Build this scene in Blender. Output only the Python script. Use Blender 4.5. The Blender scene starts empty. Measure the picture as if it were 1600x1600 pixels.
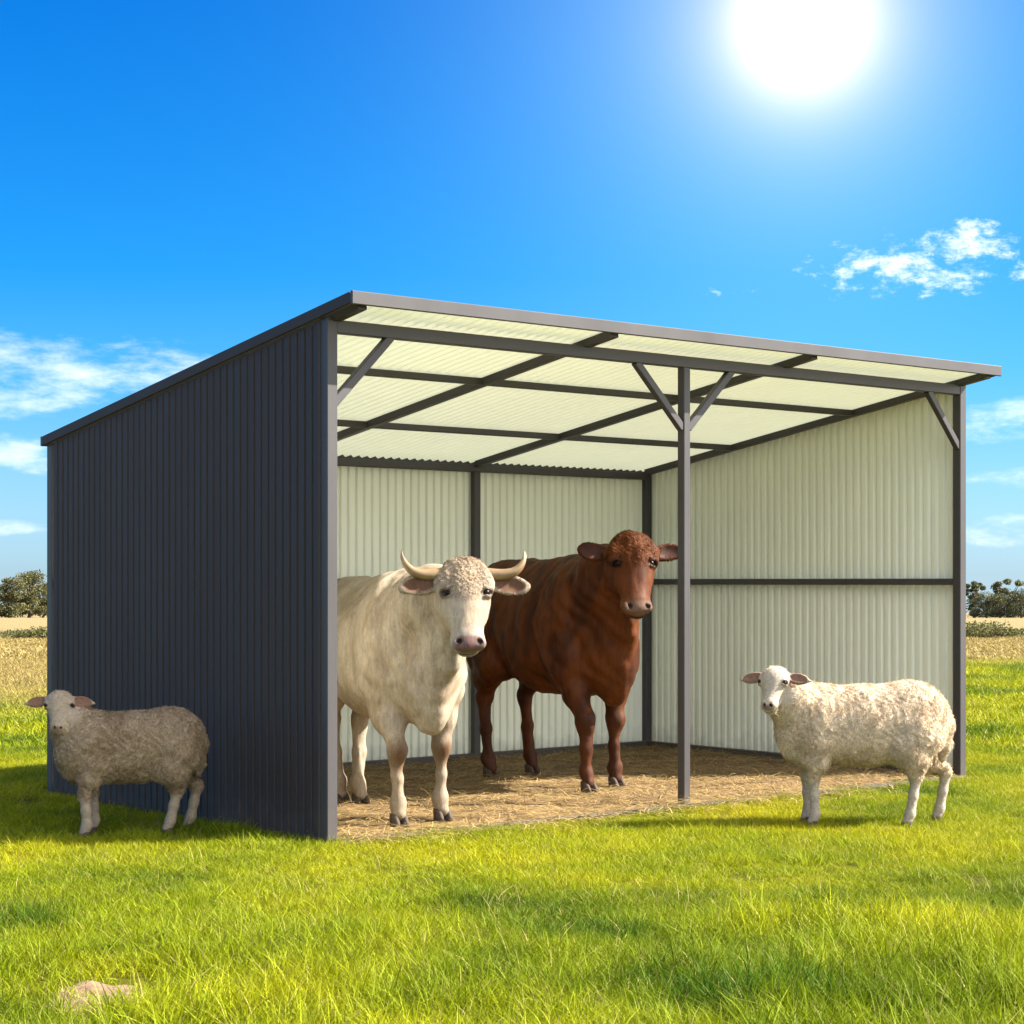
import bpy, math, random
import numpy as np
from mathutils import Vector, Matrix
random.seed(7); rng = np.random.default_rng(11)
R = math.radians
scene = bpy.context.scene
COL = scene.collection

# ------------------------------------------------------------------ camera
FPX, HY, YAW = 3018.0, 909.0, 0.692
CAM = np.array([-5.59, -8.23, 1.35])
FW = np.array([math.sin(YAW), math.cos(YAW), 0.0]); RT = np.array([math.cos(YAW), -math.sin(YAW), 0.0])
cd = bpy.data.cameras.new("camera"); co = bpy.data.objects.new("camera", cd); COL.objects.link(co)
co.location = CAM; co.rotation_euler = (R(90), 0, -YAW)
cd.sensor_width = 36; cd.lens = FPX / 1600 * 36; cd.shift_y = (HY - 800) / 1600; cd.clip_end = 6000; cd.clip_start = .05
scene.camera = co

def W3(r, f, z):            # right / forward / height seen from the photographer's spot -> world
    p = CAM + RT * r + FW * f; return np.array([p[0], p[1], z])
def G(px, py, z=0.0):       # where a foot that shows at this pixel stands on the ground
    f = FPX * (CAM[2] - z) / (py - HY); return W3((px - 800) / FPX * f, f, z)
def AT(px, py, f):
    return W3((px - 800) / FPX * f, f, CAM[2] + (HY - py) / FPX * f)

# ------------------------------------------------------------------ object helpers
def tag(o, label=None, cat=None, group=None, kind=None):
    if label: o["label"] = label
    if cat: o["category"] = cat
    if group: o["group"] = group
    if kind: o["kind"] = kind
    return o
def empty(name, loc=(0, 0, 0), rz=0):
    o = bpy.data.objects.new(name, None); COL.objects.link(o); o.location = loc; o.rotation_euler = (0, 0, rz)
    o.empty_display_size = .2; return o
def mesh_obj(name, V, F, mats, parent=None, smooth=False, link=True, midx=None, cols=None, loc=None):
    me = bpy.data.meshes.new(name)
    V = np.asarray(V, dtype=np.float32)
    if isinstance(F, (tuple,)) and len(F) == 2 and isinstance(F[0], np.ndarray):   # (loops, sizes)
        loops, sizes = F
    else:
        sizes = np.array([len(f) for f in F], dtype=np.int32)
        loops = np.array([i for f in F for i in f], dtype=np.int32)
    me.vertices.add(len(V)); me.vertices.foreach_set("co", V.ravel())
    me.loops.add(len(loops)); me.loops.foreach_set("vertex_index", loops.astype(np.int32))
    me.polygons.add(len(sizes))
    st = np.zeros(len(sizes), dtype=np.int32); st[1:] = np.cumsum(sizes)[:-1]
    me.polygons.foreach_set("loop_start", st)
    try: me.polygons.foreach_set("loop_total", sizes.astype(np.int32))
    except Exception: pass
    me.polygons.foreach_set("use_smooth", np.full(len(sizes), bool(smooth)))
    if not isinstance(mats, (list, tuple)): mats = [mats]
    for m in mats: me.materials.append(m)
    if midx is not None: me.polygons.foreach_set("material_index", np.asarray(midx, dtype=np.int32))
    if cols is not None:
        a = me.color_attributes.new("Col", 'FLOAT_COLOR', 'POINT')
        c = np.ones((len(V), 4), dtype=np.float32); c[:, :3] = cols; a.data.foreach_set("color", c.ravel())
    me.update(calc_edges=True); me.validate()
    o = bpy.data.objects.new(name, me)
    if link: COL.objects.link(o)
    if parent is not None: o.parent = parent
    if loc is not None: o.location = loc
    return o
class MB:
    def __init__(s): s.V = []; s.F = []; s.M = []
    def add(s, V, F, m=0):
        b = len(s.V); s.V += [tuple(v) for v in V]; s.F += [tuple(i + b for i in f) for f in F]; s.M += [m] * len(F)
    def beam(s, a, b, w, h, up=(0, 0, 1), bev=.004):     # bevelled bar, w across, h along 'up'
        a = Vector(a); b = Vector(b); d = (b - a).normalized(); u = Vector(up); sd = d.cross(u).normalized(); u = sd.cross(d).normalized()
        c = bev; prof = [(-w/2+c, -h/2), (w/2-c, -h/2), (w/2, -h/2+c), (w/2, h/2-c), (w/2-c, h/2), (-w/2+c, h/2), (-w/2, h/2-c), (-w/2, -h/2+c)]
        V = [a + sd*x + u*y for x, y in prof] + [b + sd*x + u*y for x, y in prof]
        F = [(i, (i+1) % 8, 8+(i+1) % 8, 8+i) for i in range(8)] + [tuple(range(7, -1, -1)), tuple(range(8, 16))]
        s.add(V, F)
    def tube(s, pts, rad, n=12, m=0):
        P = [Vector(p) for p in pts]; V = []; F = []
        for i, p in enumerate(P):
            d = (P[min(i+1, len(P)-1)] - P[max(i-1, 0)]).normalized()
            u = Vector((0, 0, 1)) if abs(d.z) < .9 else Vector((1, 0, 0)); x = d.cross(u).normalized(); y = x.cross(d)
            for k in range(n):
                t = 2*math.pi*k/n; V.append(p + (x*math.cos(t) + y*math.sin(t))*rad[i])
        for i in range(len(P)-1):
            for k in range(n): F.append((i*n+k, i*n+(k+1) % n, (i+1)*n+(k+1) % n, (i+1)*n+k))
        F.append(tuple(range(n-1, -1, -1))); F.append(tuple((len(P)-1)*n+k for k in range(n))); s.add(V, F, m)
    def build(s, name, mats, parent=None, smooth=False, cols=None):
        return mesh_obj(name, s.V, s.F, mats, parent, smooth, midx=s.M, cols=cols)

# ------------------------------------------------------------------ materials
def mat(name):
    m = bpy.data.materials.new(name); m.use_nodes = True
    return m, m.node_tree.nodes, m.node_tree.links, m.node_tree.nodes["Principled BSDF"]
def N(nt, t, **kw):
    n = nt.new(t)
    for k, v in kw.items():
        if k.startswith("i_"): n.inputs[k[2:].replace("_", " ")].default_value = v
        else: setattr(n, k, v)
    return n
def ramp(nd, stops, interp='LINEAR'):
    r = nd.new("ShaderNodeValToRGB"); r.color_ramp.interpolation = interp
    while len(r.color_ramp.elements) < len(stops): r.color_ramp.elements.new(.5)
    for e, (p, c) in zip(r.color_ramp.elements, stops):
        e.position = p; e.color = (*c, 1) if len(c) == 3 else c
    return r
def metal(name, base, rough=.45, var=.12, bump=.05, metallic=0.0):
    m, n, l, b = mat(name)
    g = n.new("ShaderNodeNewGeometry")
    mp = N(n, "ShaderNodeMapping"); mp.inputs["Scale"].default_value = (1, 1, .35)
    l.new(g.outputs["Position"], mp.inputs["Vector"])
    nz = N(n, "ShaderNodeTexNoise", i_Scale=3.0, i_Detail=6.0, i_Roughness=.65); l.new(mp.outputs[0], nz.inputs["Vector"])
    d = [c*(1-var) for c in base]; e = [min(1, c*(1+var)) for c in base]
    r = ramp(n, [(.3, d), (.7, e)]); l.new(nz.outputs["Fac"], r.inputs[0])
    # dust near the ground, an old splash line with a wobbly edge
    sx = n.new("ShaderNodeSeparateXYZ"); l.new(g.outputs["Position"], sx.inputs[0])
    n2 = N(n, "ShaderNodeTexNoise", i_Scale=9.0, i_Detail=5.0); l.new(g.outputs["Position"], n2.inputs["Vector"])
    ad = N(n, "ShaderNodeMath", operation='MULTIPLY_ADD'); ad.inputs[1].default_value = .35; l.new(n2.outputs["Fac"], ad.inputs[0]); l.new(sx.outputs["Z"], ad.inputs[2])
    mr = N(n, "ShaderNodeMapRange"); mr.inputs["From Min"].default_value = .17; mr.inputs["From Max"].default_value = .36
    mr.inputs["To Min"].default_value = .35; mr.inputs["To Max"].default_value = 0; l.new(ad.outputs[0], mr.inputs["Value"])
    mx = N(n, "ShaderNodeMix", data_type='RGBA'); l.new(mr.outputs[0], mx.inputs[0]); l.new(r.outputs[0], mx.inputs[6]); mx.inputs[7].default_value = (.10, .08, .05, 1)
    l.new(mx.outputs[2], b.inputs["Base Color"])
    n3 = N(n, "ShaderNodeTexNoise", i_Scale=220.0, i_Detail=2.0); l.new(g.outputs["Position"], n3.inputs["Vector"])
    bp = N(n, "ShaderNodeBump", i_Strength=bump, i_Distance=.002); l.new(n3.outputs["Fac"], bp.inputs["Height"]); l.new(bp.outputs[0], b.inputs["Normal"])
    rr = N(n, "ShaderNodeMapRange"); rr.inputs["To Min"].default_value = rough-.08; rr.inputs["To Max"].default_value = rough+.14
    l.new(nz.outputs["Fac"], rr.inputs["Value"]); l.new(rr.outputs[0], b.inputs["Roughness"])
    b.inputs["Metallic"].default_value = metallic
    return m
M = {}
M['frame'] = metal("frame_paint", (.050, .045, .048), .45)
M['outer'] = metal("sheet_outer_paint", (.031, .0208, .0210), .6, .10)
M['inner'] = metal("sheet_inner_paint", (.88, .90, .78), .32, .04, .03)
M['roofin'] = metal("roof_sheet_pale", (.86, .87, .68), .5, .04, .03)
_n, _l = M['roofin'].node_tree.nodes, M['roofin'].node_tree.links; _t = _n.new("ShaderNodeBsdfTranslucent"); _t.inputs[0].default_value = (.84, .89, .70, 1); _x = _n.new("ShaderNodeMixShader"); _x.inputs[0].default_value = .105  # translucency added to brighten the roof underside and the interior
_l.new(_n["Principled BSDF"].outputs[0], _x.inputs[1]); _l.new(_t.outputs[0], _x.inputs[2]); _l.new(_x.outputs[0], _n["Material Output"].inputs["Surface"])
M['front_strip'] = metal("front_strip_rough", (.055, .048, .038), .95, .45, .6)

def attr_mat(name, rough=.8, bump_scale=90, bump=.4, trans=0.0, var=.15, stretch=(1, 1, 1), spec=.3, sheen=0.0):
    m, n, l, b = mat(name)
    a = n.new("ShaderNodeAttribute"); a.attribute_name = "Col"
    t = n.new("ShaderNodeTexCoord"); mp = n.new("ShaderNodeMapping"); mp.inputs["Scale"].default_value = stretch
    l.new(t.outputs["Object"], mp.inputs["Vector"])
    nz = N(n, "ShaderNodeTexNoise", i_Scale=float(bump_scale), i_Detail=4.0, i_Roughness=.7); l.new(mp.outputs[0], nz.inputs["Vector"])
    mr = N(n, "ShaderNodeMapRange"); mr.inputs["From Min"].default_value = .3; mr.inputs["From Max"].default_value = .7
    mr.inputs["To Min"].default_value = 1-var; mr.inputs["To Max"].default_value = 1+var; l.new(nz.outputs["Fac"], mr.inputs["Value"])
    vm = N(n, "ShaderNodeVectorMath", operation='SCALE'); l.new(a.outputs["Color"], vm.inputs[0]); l.new(mr.outputs[0], vm.inputs["Scale"])
    l.new(vm.outputs[0], b.inputs["Base Color"])
    bp = N(n, "ShaderNodeBump", i_Strength=float(bump), i_Distance=.004); l.new(nz.outputs["Fac"], bp.inputs["Height"]); l.new(bp.outputs[0], b.inputs["Normal"])
    b.inputs["Roughness"].default_value = rough; b.inputs["Specular IOR Level"].default_value = spec
    if trans > 0:
        tr = n.new("ShaderNodeBsdfTranslucent"); l.new(vm.outputs[0], tr.inputs["Color"])
        ms = n.new("ShaderNodeMixShader"); ms.inputs[0].default_value = trans
        l.new(b.outputs[0], ms.inputs[1]); l.new(tr.outputs[0], ms.inputs[2]); l.new(ms.outputs[0], n["Material Output"].inputs["Surface"])
    return m
M['hide'] = attr_mat("short_hide", .62, 55, .7, 0, .22, (1, 1, .28), .2)
M['hair'] = attr_mat("short_hair", .6, 12, 0, .10, .12, (1, 1, 1), .12)
M['woolskin'] = attr_mat("woolly_skin", .9, 70, 1.0, 0, .25)
M['wool'] = attr_mat("wool_fibre", .85, 15, 0, .2, .15, spec=.15)
M['straw'] = attr_mat("straw_stalks", .6, 30, 0, .15, .2)
M['leaf'] = attr_mat("tree_leaves", .6, 2, 0, .25, .25)
M['bark'] = attr_mat("tree_bark", .9, 8, .5, 0, .3)
def plain(name, c, rough=.5, spec=.5, coat=0):
    m, n, l, b = mat(name)
    nz = N(n, "ShaderNodeTexNoise", i_Scale=60.0, i_Detail=3.0); t = n.new("ShaderNodeTexCoord"); l.new(t.outputs["Object"], nz.inputs["Vector"])
    r = ramp(n, [(.3, [x*.75 for x in c]), (.7, [min(1, x*1.2) for x in c])]); l.new(nz.outputs["Fac"], r.inputs[0]); l.new(r.outputs[0], b.inputs["Base Color"])
    b.inputs["Roughness"].default_value = rough; b.inputs["Specular IOR Level"].default_value = spec; b.inputs["Coat Weight"].default_value = coat
    return m
M['eye'] = plain("eye_wet_dark", (.006, .004, .003), .30, .14, 0)
M['hoof'] = plain("hoof_horn", (.048, .029, .017), .75)
M['horn'] = attr_mat("horn_keratin", .38, 25, .15, 0, .15, (1, 1, 1), .5)

# colour of the fields: green pasture giving way to dry bands farther off
def field_colour(n, l, blade):
    g = n.new("ShaderNodeNewGeometry"); P = g.outputs["Position"]
    def dot(v, off):
        d = N(n, "ShaderNodeVectorMath", operation='DOT_PRODUCT'); l.new(P, d.inputs[0]); d.inputs[1].default_value = v
        s = N(n, "ShaderNodeMath", operation='SUBTRACT'); l.new(d.outputs["Value"], s.inputs[0]); s.inputs[1].default_value = off; return s.outputs[0]
    dep = dot(tuple(FW), float(np.dot(CAM, FW))); lat = dot(tuple(RT), float(np.dot(CAM, RT)))
    nz = N(n, "ShaderNodeTexNoise", i_Scale=.55, i_Detail=6.0, i_Roughness=.62); l.new(P, nz.inputs["Vector"])
    nb = N(n, "ShaderNodeTexNoise", i_Scale=.09, i_Detail=4.0); l.new(P, nb.inputs["Vector"])
    if blade:
        g1, g2, g3 = (.045, .105, .001), (.200, .245, .002), (.40, .37, .003)
        t1, t2 = (.29, .220, .075), (.30, .24, .095)
    else:
        g1, g2, g3 = (.025, .036, .002), (.07, .075, .003), (.17, .14, .012)
        t1, t2 = (.22, .168, .06), (.215, .165, .075)
    r = ramp(n, [(.34, g1), (.48, g2), (.72, g3)]); l.new(nz.outputs["Fac"], r.inputs[0])
    # distance bands, the edge wobbles with noise
    wob = N(n, "ShaderNodeMath", operation='MULTIPLY_ADD'); l.new(nb.outputs["Fac"], wob.inputs[0]); wob.inputs[1].default_value = 16; l.new(dep, wob.inputs[2])
    sgn = N(n, "ShaderNodeMapRange"); l.new(lat, sgn.inputs["Value"]); sgn.inputs["From Min"].default_value = -6; sgn.inputs["From Max"].default_value = 3
    sgn.inputs["To Min"].default_value = 11.0; sgn.inputs["To Max"].default_value = -1.0
    w2 = N(n, "ShaderNodeMath", operation='ADD'); l.new(wob.outputs[0], w2.inputs[0]); l.new(sgn.outputs[0], w2.inputs[1])
    dry = N(n, "ShaderNodeMapRange", interpolation_type='SMOOTHSTEP'); l.new(w2.outputs[0], dry.inputs["Value"])
    dry.inputs["From Min"].default_value = 34; dry.inputs["From Max"].default_value = 46
    dc = N(n, "ShaderNodeMapRange"); l.new(wob.outputs[0], dc.inputs["Value"]); dc.inputs["From Min"].default_value = 50; dc.inputs["From Max"].default_value = 110
    rd = ramp(n, [(0, t1), (.25, t1), (.40, [c*.62 for c in t1]), (.52, t2), (1, t2)]); l.new(dc.outputs[0], rd.inputs[0])
    mx = N(n, "ShaderNodeMix", data_type='RGBA'); l.new(dry.outputs[0], mx.inputs[0]); l.new(r.outputs[0], mx.inputs[6]); l.new(rd.outputs[0], mx.inputs[7])
    return mx.outputs[2], nz, g
m, n, l, b = mat("pasture_ground")
c, nz, g = field_colour(n, l, False)
n2 = N(n, "ShaderNodeTexNoise", i_Scale=14.0, i_Detail=8.0, i_Roughness=.75); l.new(g.outputs["Position"], n2.inputs["Vector"])
mr = N(n, "ShaderNodeMapRange"); mr.inputs["From Min"].default_value = .3; mr.inputs["From Max"].default_value = .7; mr.inputs["To Min"].default_value = .7; mr.inputs["To Max"].default_value = 1.25
l.new(n2.outputs["Fac"], mr.inputs["Value"])
vm = N(n, "ShaderNodeVectorMath", operation='SCALE'); l.new(c, vm.inputs[0]); l.new(mr.outputs[0], vm.inputs["Scale"]); l.new(vm.outputs[0], b.inputs["Base Color"])
bp = N(n, "ShaderNodeBump", i_Strength=.8, i_Distance=.05); l.new(n2.outputs["Fac"], bp.inputs["Height"]); l.new(bp.outputs[0], b.inputs["Normal"]); b.inputs["Roughness"].default_value = 1
b.inputs["Specular IOR Level"].default_value = .1
M['ground'] = m
m, n, l, b = mat("grass_blades")
c, nz, g = field_colour(n, l, True)
a = n.new("ShaderNodeAttribute"); a.attribute_name = "Col"     # per blade: r = brightness, g = dryness
sx = n.new("ShaderNodeSeparateColor"); l.new(a.outputs["Color"], sx.inputs[0])
mx = N(n, "ShaderNodeMix", data_type='RGBA'); l.new(sx.outputs["Green"], mx.inputs[0]); l.new(c, mx.inputs[6]); mx.inputs[7].default_value = (.40, .31, .12, 1)
vm = N(n, "ShaderNodeVectorMath", operation='SCALE'); l.new(mx.outputs[2], vm.inputs[0]); l.new(sx.outputs["Red"], vm.inputs["Scale"])
l.new(vm.outputs[0], b.inputs["Base Color"]); b.inputs["Roughness"].default_value = .6; b.inputs["Specular IOR Level"].default_value = .12
tr = n.new("ShaderNodeBsdfTranslucent"); l.new(vm.outputs[0], tr.inputs["Color"]); ms = n.new("ShaderNodeMixShader"); ms.inputs[0].default_value = .32
l.new(b.outputs[0], ms.inputs[1]); l.new(tr.outputs[0], ms.inputs[2]); l.new(ms.outputs[0], n["Material Output"].inputs["Surface"])
M['grass'] = m
def soilmat(name, c1, c2, c3, sc=12, bump=1.0):
    m, n, l, b = mat(name); g = n.new("ShaderNodeNewGeometry")
    nz = N(n, "ShaderNodeTexNoise", i_Scale=float(sc), i_Detail=9.0, i_Roughness=.75); mp = n.new("ShaderNodeMapping"); mp.inputs["Scale"].default_value = (.6, 1.3, 1); mp.inputs["Rotation"].default_value = (0, 0, .7)
    l.new(g.outputs["Position"], mp.inputs["Vector"]); l.new(mp.outputs[0], nz.inputs["Vector"])
    r = ramp(n, [(.34, c1), (.5, c2), (.66, c3)]); l.new(nz.outputs["Fac"], r.inputs[0]); l.new(r.outputs[0], b.inputs["Base Color"])
    bp = N(n, "ShaderNodeBump", i_Strength=float(bump), i_Distance=.03); l.new(nz.outputs["Fac"], bp.inputs["Height"]); l.new(bp.outputs[0], b.inputs["Normal"])
    b.inputs["Roughness"].default_value = .95; return m
M['floor'] = soilmat("trampled_straw_floor", (.05, .026, .008), (.16, .09, .030), (.30, .19, .075))
M['soil'] = soilmat("bare_soil", (.15, .085, .045), (.26, .16, .09), (.33, .23, .15), 9)

# ------------------------------------------------------------------ world: sky, clouds, sun glare
SUN_AZ, SUN_EL = math.atan2(.81, -.59), R(40)
w = bpy.data.worlds.new("World"); scene.world = w; w.use_nodes = True
n, l = w.node_tree.nodes, w.node_tree.links; n.clear()
out = n.new("ShaderNodeOutputWorld"); bg = n.new("ShaderNodeBackground"); l.new(bg.outputs[0], out.inputs[0]); bg.inputs["Strength"].default_value = .10
sky = n.new("ShaderNodeTexSky"); sky.sky_type = 'NISHITA'; sky.sun_disc = False; sky.sun_elevation = SUN_EL; sky.sun_rotation = SUN_AZ
sky.air_density = 1.0; sky.dust_density = .4; sky.ozone_density = 2.0
tc = n.new("ShaderNodeTexCoord")
nrm = N(n, "ShaderNodeVectorMath", operation='NORMALIZE'); l.new(tc.outputs["Generated"], nrm.inputs[0]); D = nrm.outputs[0]
sep = n.new("ShaderNodeSeparateXYZ"); l.new(D, sep.inputs[0])
def mth(op, a, b=None, c=None):
    q = N(n, "ShaderNodeMath", operation=op)
    for i, v in enumerate((a, b, c)):
        if v is None: continue
        if hasattr(v, "links"): l.new(v, q.inputs[i])
        else: q.inputs[i].default_value = v
    return q.outputs[0]
el = mth('ARCSINE', sep.outputs["Z"]); az = mth('ARCTAN2', sep.outputs["X"], sep.outputs["Y"])
svx = n.new("ShaderNodeCombineXYZ"); l.new(sep.outputs["X"], svx.inputs[0]); l.new(sep.outputs["Y"], svx.inputs[1]); l.new(mth('MAXIMUM', sep.outputs["Z"], .004), svx.inputs[2]); l.new(svx.outputs[0], sky.inputs["Vector"])
# the sky of a clear day, richer blue upward, paler near the horizon; unseen upper sky greyed for neutral fill
tint = ramp(n, [(0, (.24, .37, .60)), (.05, (.18, .33, .54)), (.10, (.075, .29, .50)), (.15, (.02, .255, .50)), (.28, (.0, .215, .50)), (.34, (.0, .20, .5)), (.5, (.38, .48, .58)), (1, (.65, .65, .65))])
l.new(mth('DIVIDE', el, R(60)), tint.inputs[0])
sk = N(n, "ShaderNodeMix", data_type='RGBA', blend_type='MULTIPLY'); sk.inputs[0].default_value = 1; l.new(sky.outputs[0], sk.inputs[6]); l.new(tint.outputs[0], sk.inputs[7])
def dirpx(px, py):
    d = RT*(px-800) + FW*FPX + np.array([0, 0, 1.0])*(HY-py); return d/np.linalg.norm(d)
def azel(px, py):
    d = dirpx(px, py); return math.atan2(d[0], d[1]), math.asin(d[2])
# cloud field: stretched noise in azimuth / elevation, shown inside soft ellipses
cv = n.new("ShaderNodeCombineXYZ"); l.new(mth('MULTIPLY', az, 22.0), cv.inputs[0]); l.new(mth('MULTIPLY', el, 60.0), cv.inputs[1])
cn = N(n, "ShaderNodeTexNoise", i_Scale=1.0, i_Detail=5.0, i_Roughness=.62, i_Distortion=.0); l.new(cv.outputs[0], cn.inputs["Vector"])
cv2 = n.new("ShaderNodeCombineXYZ"); l.new(mth('MULTIPLY', az, 60.0), cv2.inputs[0]); l.new(mth('MULTIPLY', el, 110.0), cv2.inputs[1])
cn2 = N(n, "ShaderNodeTexNoise", i_Scale=1.0, i_Detail=5.0, i_Roughness=.68, i_Distortion=.0); l.new(cv2.outputs[0], cn2.inputs["Vector"])
def mask(specs):          # highest value over soft ellipses: 1 - r^2 plus a bias for how full the cloud is
    m_ = None
    for px, py, wx, wy, bias in specs:
        a0, e0 = azel(px, py)
        v = N(n, "ShaderNodeVectorMath", operation='MULTIPLY_ADD'); l.new(AE, v.inputs[0]); v.inputs[1].default_value = (FPX/wx, FPX/wy, 0); v.inputs[2].default_value = (-a0*FPX/wx, -e0*FPX/wy, 0)
        d = N(n, "ShaderNodeVectorMath", operation='DOT_PRODUCT'); l.new(v.outputs[0], d.inputs[0]); l.new(v.outputs[0], d.inputs[1])
        q = mth('SUBTRACT', 1.0+bias, d.outputs["Value"]); m_ = q if m_ is None else mth('MAXIMUM', m_, q)
    return m_
aev = n.new("ShaderNodeCombineXYZ"); l.new(az, aev.inputs[0]); l.new(el, aev.inputs[1]); AE = aev.outputs[0]
def shape(m_, nf, k, soft):
    v = mth('MULTIPLY_ADD', mth('MAXIMUM', mth('MINIMUM', m_, 1.15), -3.0), k, mth('SUBTRACT', nf, .60))
    q = N(n, "ShaderNodeMapRange", interpolation_type='SMOOTHSTEP'); l.new(v, q.inputs["Value"]); q.inputs["From Min"].default_value = 0; q.inputs["From Max"].default_value = soft; return q.outputs[0]
soft_c = mask([(110, 590, 300, 84, .12), (20, 708, 160, 40, .1), (5, 825, 75, 16, .0), (1610, 655, 190, 36, .2), (1620, 828, 190, 32, .1), (1600, 748, 130, 20, -.1)])
fine_c = mask([(1430, 415, 165, 52, .25), (1515, 385, 85, 42, .3), (1605, 422, 45, 22, .0), (1150, 455, 120, 20, -.55)])
cl = mth('MAXIMUM', mth('MULTIPLY', shape(soft_c, cn.outputs["Fac"], .24, .42), .80), shape(fine_c, cn2.outputs["Fac"], .20, .34))
# unseen bright cloud added behind the photographer to fill the open shed with light
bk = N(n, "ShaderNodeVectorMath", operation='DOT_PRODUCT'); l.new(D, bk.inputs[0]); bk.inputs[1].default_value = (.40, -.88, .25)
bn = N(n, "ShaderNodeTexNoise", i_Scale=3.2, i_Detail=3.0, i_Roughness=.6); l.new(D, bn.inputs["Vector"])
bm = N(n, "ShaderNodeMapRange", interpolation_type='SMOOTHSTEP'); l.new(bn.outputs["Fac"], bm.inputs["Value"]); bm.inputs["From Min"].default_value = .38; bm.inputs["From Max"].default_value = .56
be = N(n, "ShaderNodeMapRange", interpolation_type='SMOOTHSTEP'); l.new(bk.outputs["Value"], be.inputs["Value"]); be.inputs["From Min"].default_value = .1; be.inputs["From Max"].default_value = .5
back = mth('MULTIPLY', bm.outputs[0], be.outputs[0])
cl = mth('MULTIPLY', cl, .88)
mixc = N(n, "ShaderNodeMix", data_type='RGBA'); l.new(cl, mixc.inputs[0]); l.new(sk.outputs[2], mixc.inputs[6]); mixc.inputs[7].default_value = (3.9, 4.0, 4.15, 1)
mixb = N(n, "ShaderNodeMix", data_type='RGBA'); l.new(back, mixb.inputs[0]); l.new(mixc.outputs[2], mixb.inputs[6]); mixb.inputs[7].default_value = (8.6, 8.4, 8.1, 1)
# glare round the bright spot of the sky
gd = dirpx(1255, 35)
dt = N(n, "ShaderNodeVectorMath", operation='DOT_PRODUCT'); l.new(D, dt.inputs[0]); dt.inputs[1].default_value = tuple(gd)
ang = mth('ARCCOSINE', mth('MINIMUM', dt.outputs["Value"], .9999999))
def gauss(A, s): return mth('MULTIPLY', mth('EXPONENT', mth('MULTIPLY', mth('POWER', mth('DIVIDE', ang, s), 2.0), -1.0)), A)
gl = mth('DIVIDE', 6.0, mth('ADD', 1.0, mth('POWER', mth('DIVIDE', ang, R(1.25)), 2.3)))
g2 = N(n, "ShaderNodeVectorMath", operation='SCALE'); g2.inputs[0].default_value = (.42, 1.0, .6); l.new(gauss(.62, R(8.0)), g2.inputs["Scale"])
gc = N(n, "ShaderNodeVectorMath", operation='SCALE'); gc.inputs[0].default_value = (1.45, 1.0, .85); l.new(gl, gc.inputs["Scale"])
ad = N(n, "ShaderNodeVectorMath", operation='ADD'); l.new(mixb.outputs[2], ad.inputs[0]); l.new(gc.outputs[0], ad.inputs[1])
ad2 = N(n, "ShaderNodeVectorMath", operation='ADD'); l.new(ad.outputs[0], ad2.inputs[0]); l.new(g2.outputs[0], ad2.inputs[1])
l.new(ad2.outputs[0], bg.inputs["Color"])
w.cycles.sampling_method = 'MANUAL'; w.cycles.sample_map_resolution = 512
sd = bpy.data.lights.new("sun", 'SUN'); sd.energy = 5.0; sd.angle = R(.5); sd.color = (1, .94, .84)
so = bpy.data.objects.new("sun", sd); COL.objects.link(so)
sv = Vector((math.sin(SUN_AZ)*math.cos(SUN_EL), math.cos(SUN_AZ)*math.cos(SUN_EL), math.sin(SUN_EL)))
so.rotation_euler = sv.to_track_quat('Z', 'Y').to_euler(); so.location = (6, -4, 8)

# ------------------------------------------------------------------ ground
def gz(x, y):
    d = (x-CAM[0])*FW[0] + (y-CAM[1])*FW[1]
    z = np.where(d > 30, -(d-30)*.0157, 0.0)
    return z
lx = np.concatenate([np.linspace(-2500, -60, 24), np.linspace(-52, 52, 105), np.linspace(60, 2500, 24)])
ly = np.concatenate([np.linspace(-60, -2, 12), np.linspace(0, 60, 90), np.linspace(63, 330, 40), np.linspace(360, 3200, 30)])
XX, YY = np.meshgrid(lx, ly, indexing='ij')
PX = CAM[0] + RT[0]*XX + FW[0]*YY; PY = CAM[1] + RT[1]*XX + FW[1]*YY
und = .035*np.sin(PX*.9+1)*np.cos(PY*.7)*np.clip((YY-14)/10, 0, 1)
V = np.stack([PX, PY, gz(PX, PY)+und], -1).reshape(-1, 3)
a_, b_ = XX.shape; I = np.arange(a_*b_).reshape(a_, b_)
Q = np.stack([I[:-1, :-1], I[1:, :-1], I[1:, 1:], I[:-1, 1:]], -1).reshape(-1, 4)
tag(mesh_obj("ground", V, (Q.ravel(), np.full(len(Q), 4)), M['ground'], smooth=True), kind="structure")

# ------------------------------------------------------------------ shed
W_, D_, OV, T_ = 5.285, 3.177, .26, .065
RAF = [.03, 1.795, 3.471, W_-.03]; XM = 2.594
def rt(y): return 2.770 - .154*y
shed = empty("livestock_shed", (0, 0, 0))
tag(shed, "dark grey open-front livestock shed with corrugated metal walls and a sloping roof on square posts", "shed")
def bar(name, a, b, w=.05, h=.05, up=(0, 0, 1), mt='frame'):
    k = MB(); k.beam(a, b, w, h, up); return k.build(name, M[mt], shed)
h2 = T_/2
for x, y, top in ((h2, h2, 2.712), (W_-h2, h2, 2.712), (XM, .03, 2.632), (h2, D_-h2, rt(D_)-.06), (W_-h2, D_-h2, rt(D_)-.06)):
    bar("post", (x, y, -.02), (x, y, top), T_ if x != XM else .054, T_ if x != XM else .058, (0, 1, 0))
for x in RAF[1:3]: bar("post", (x, D_-.045, -.02), (x, D_-.045, rt(D_)-.105), .06, .05, (0, 1, 0))
for x in (RAF[0]+.02, RAF[3]-.02): bar("post", (x, 1.6, -.02), (x, 1.6, rt(1.6)-.11), .045, .05, (0, 1, 0)) if x < 1 else None
bar("beam", (T_, .032, 2.666), (W_-T_, .032, 2.666), .058, .068)                      # front beam
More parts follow.
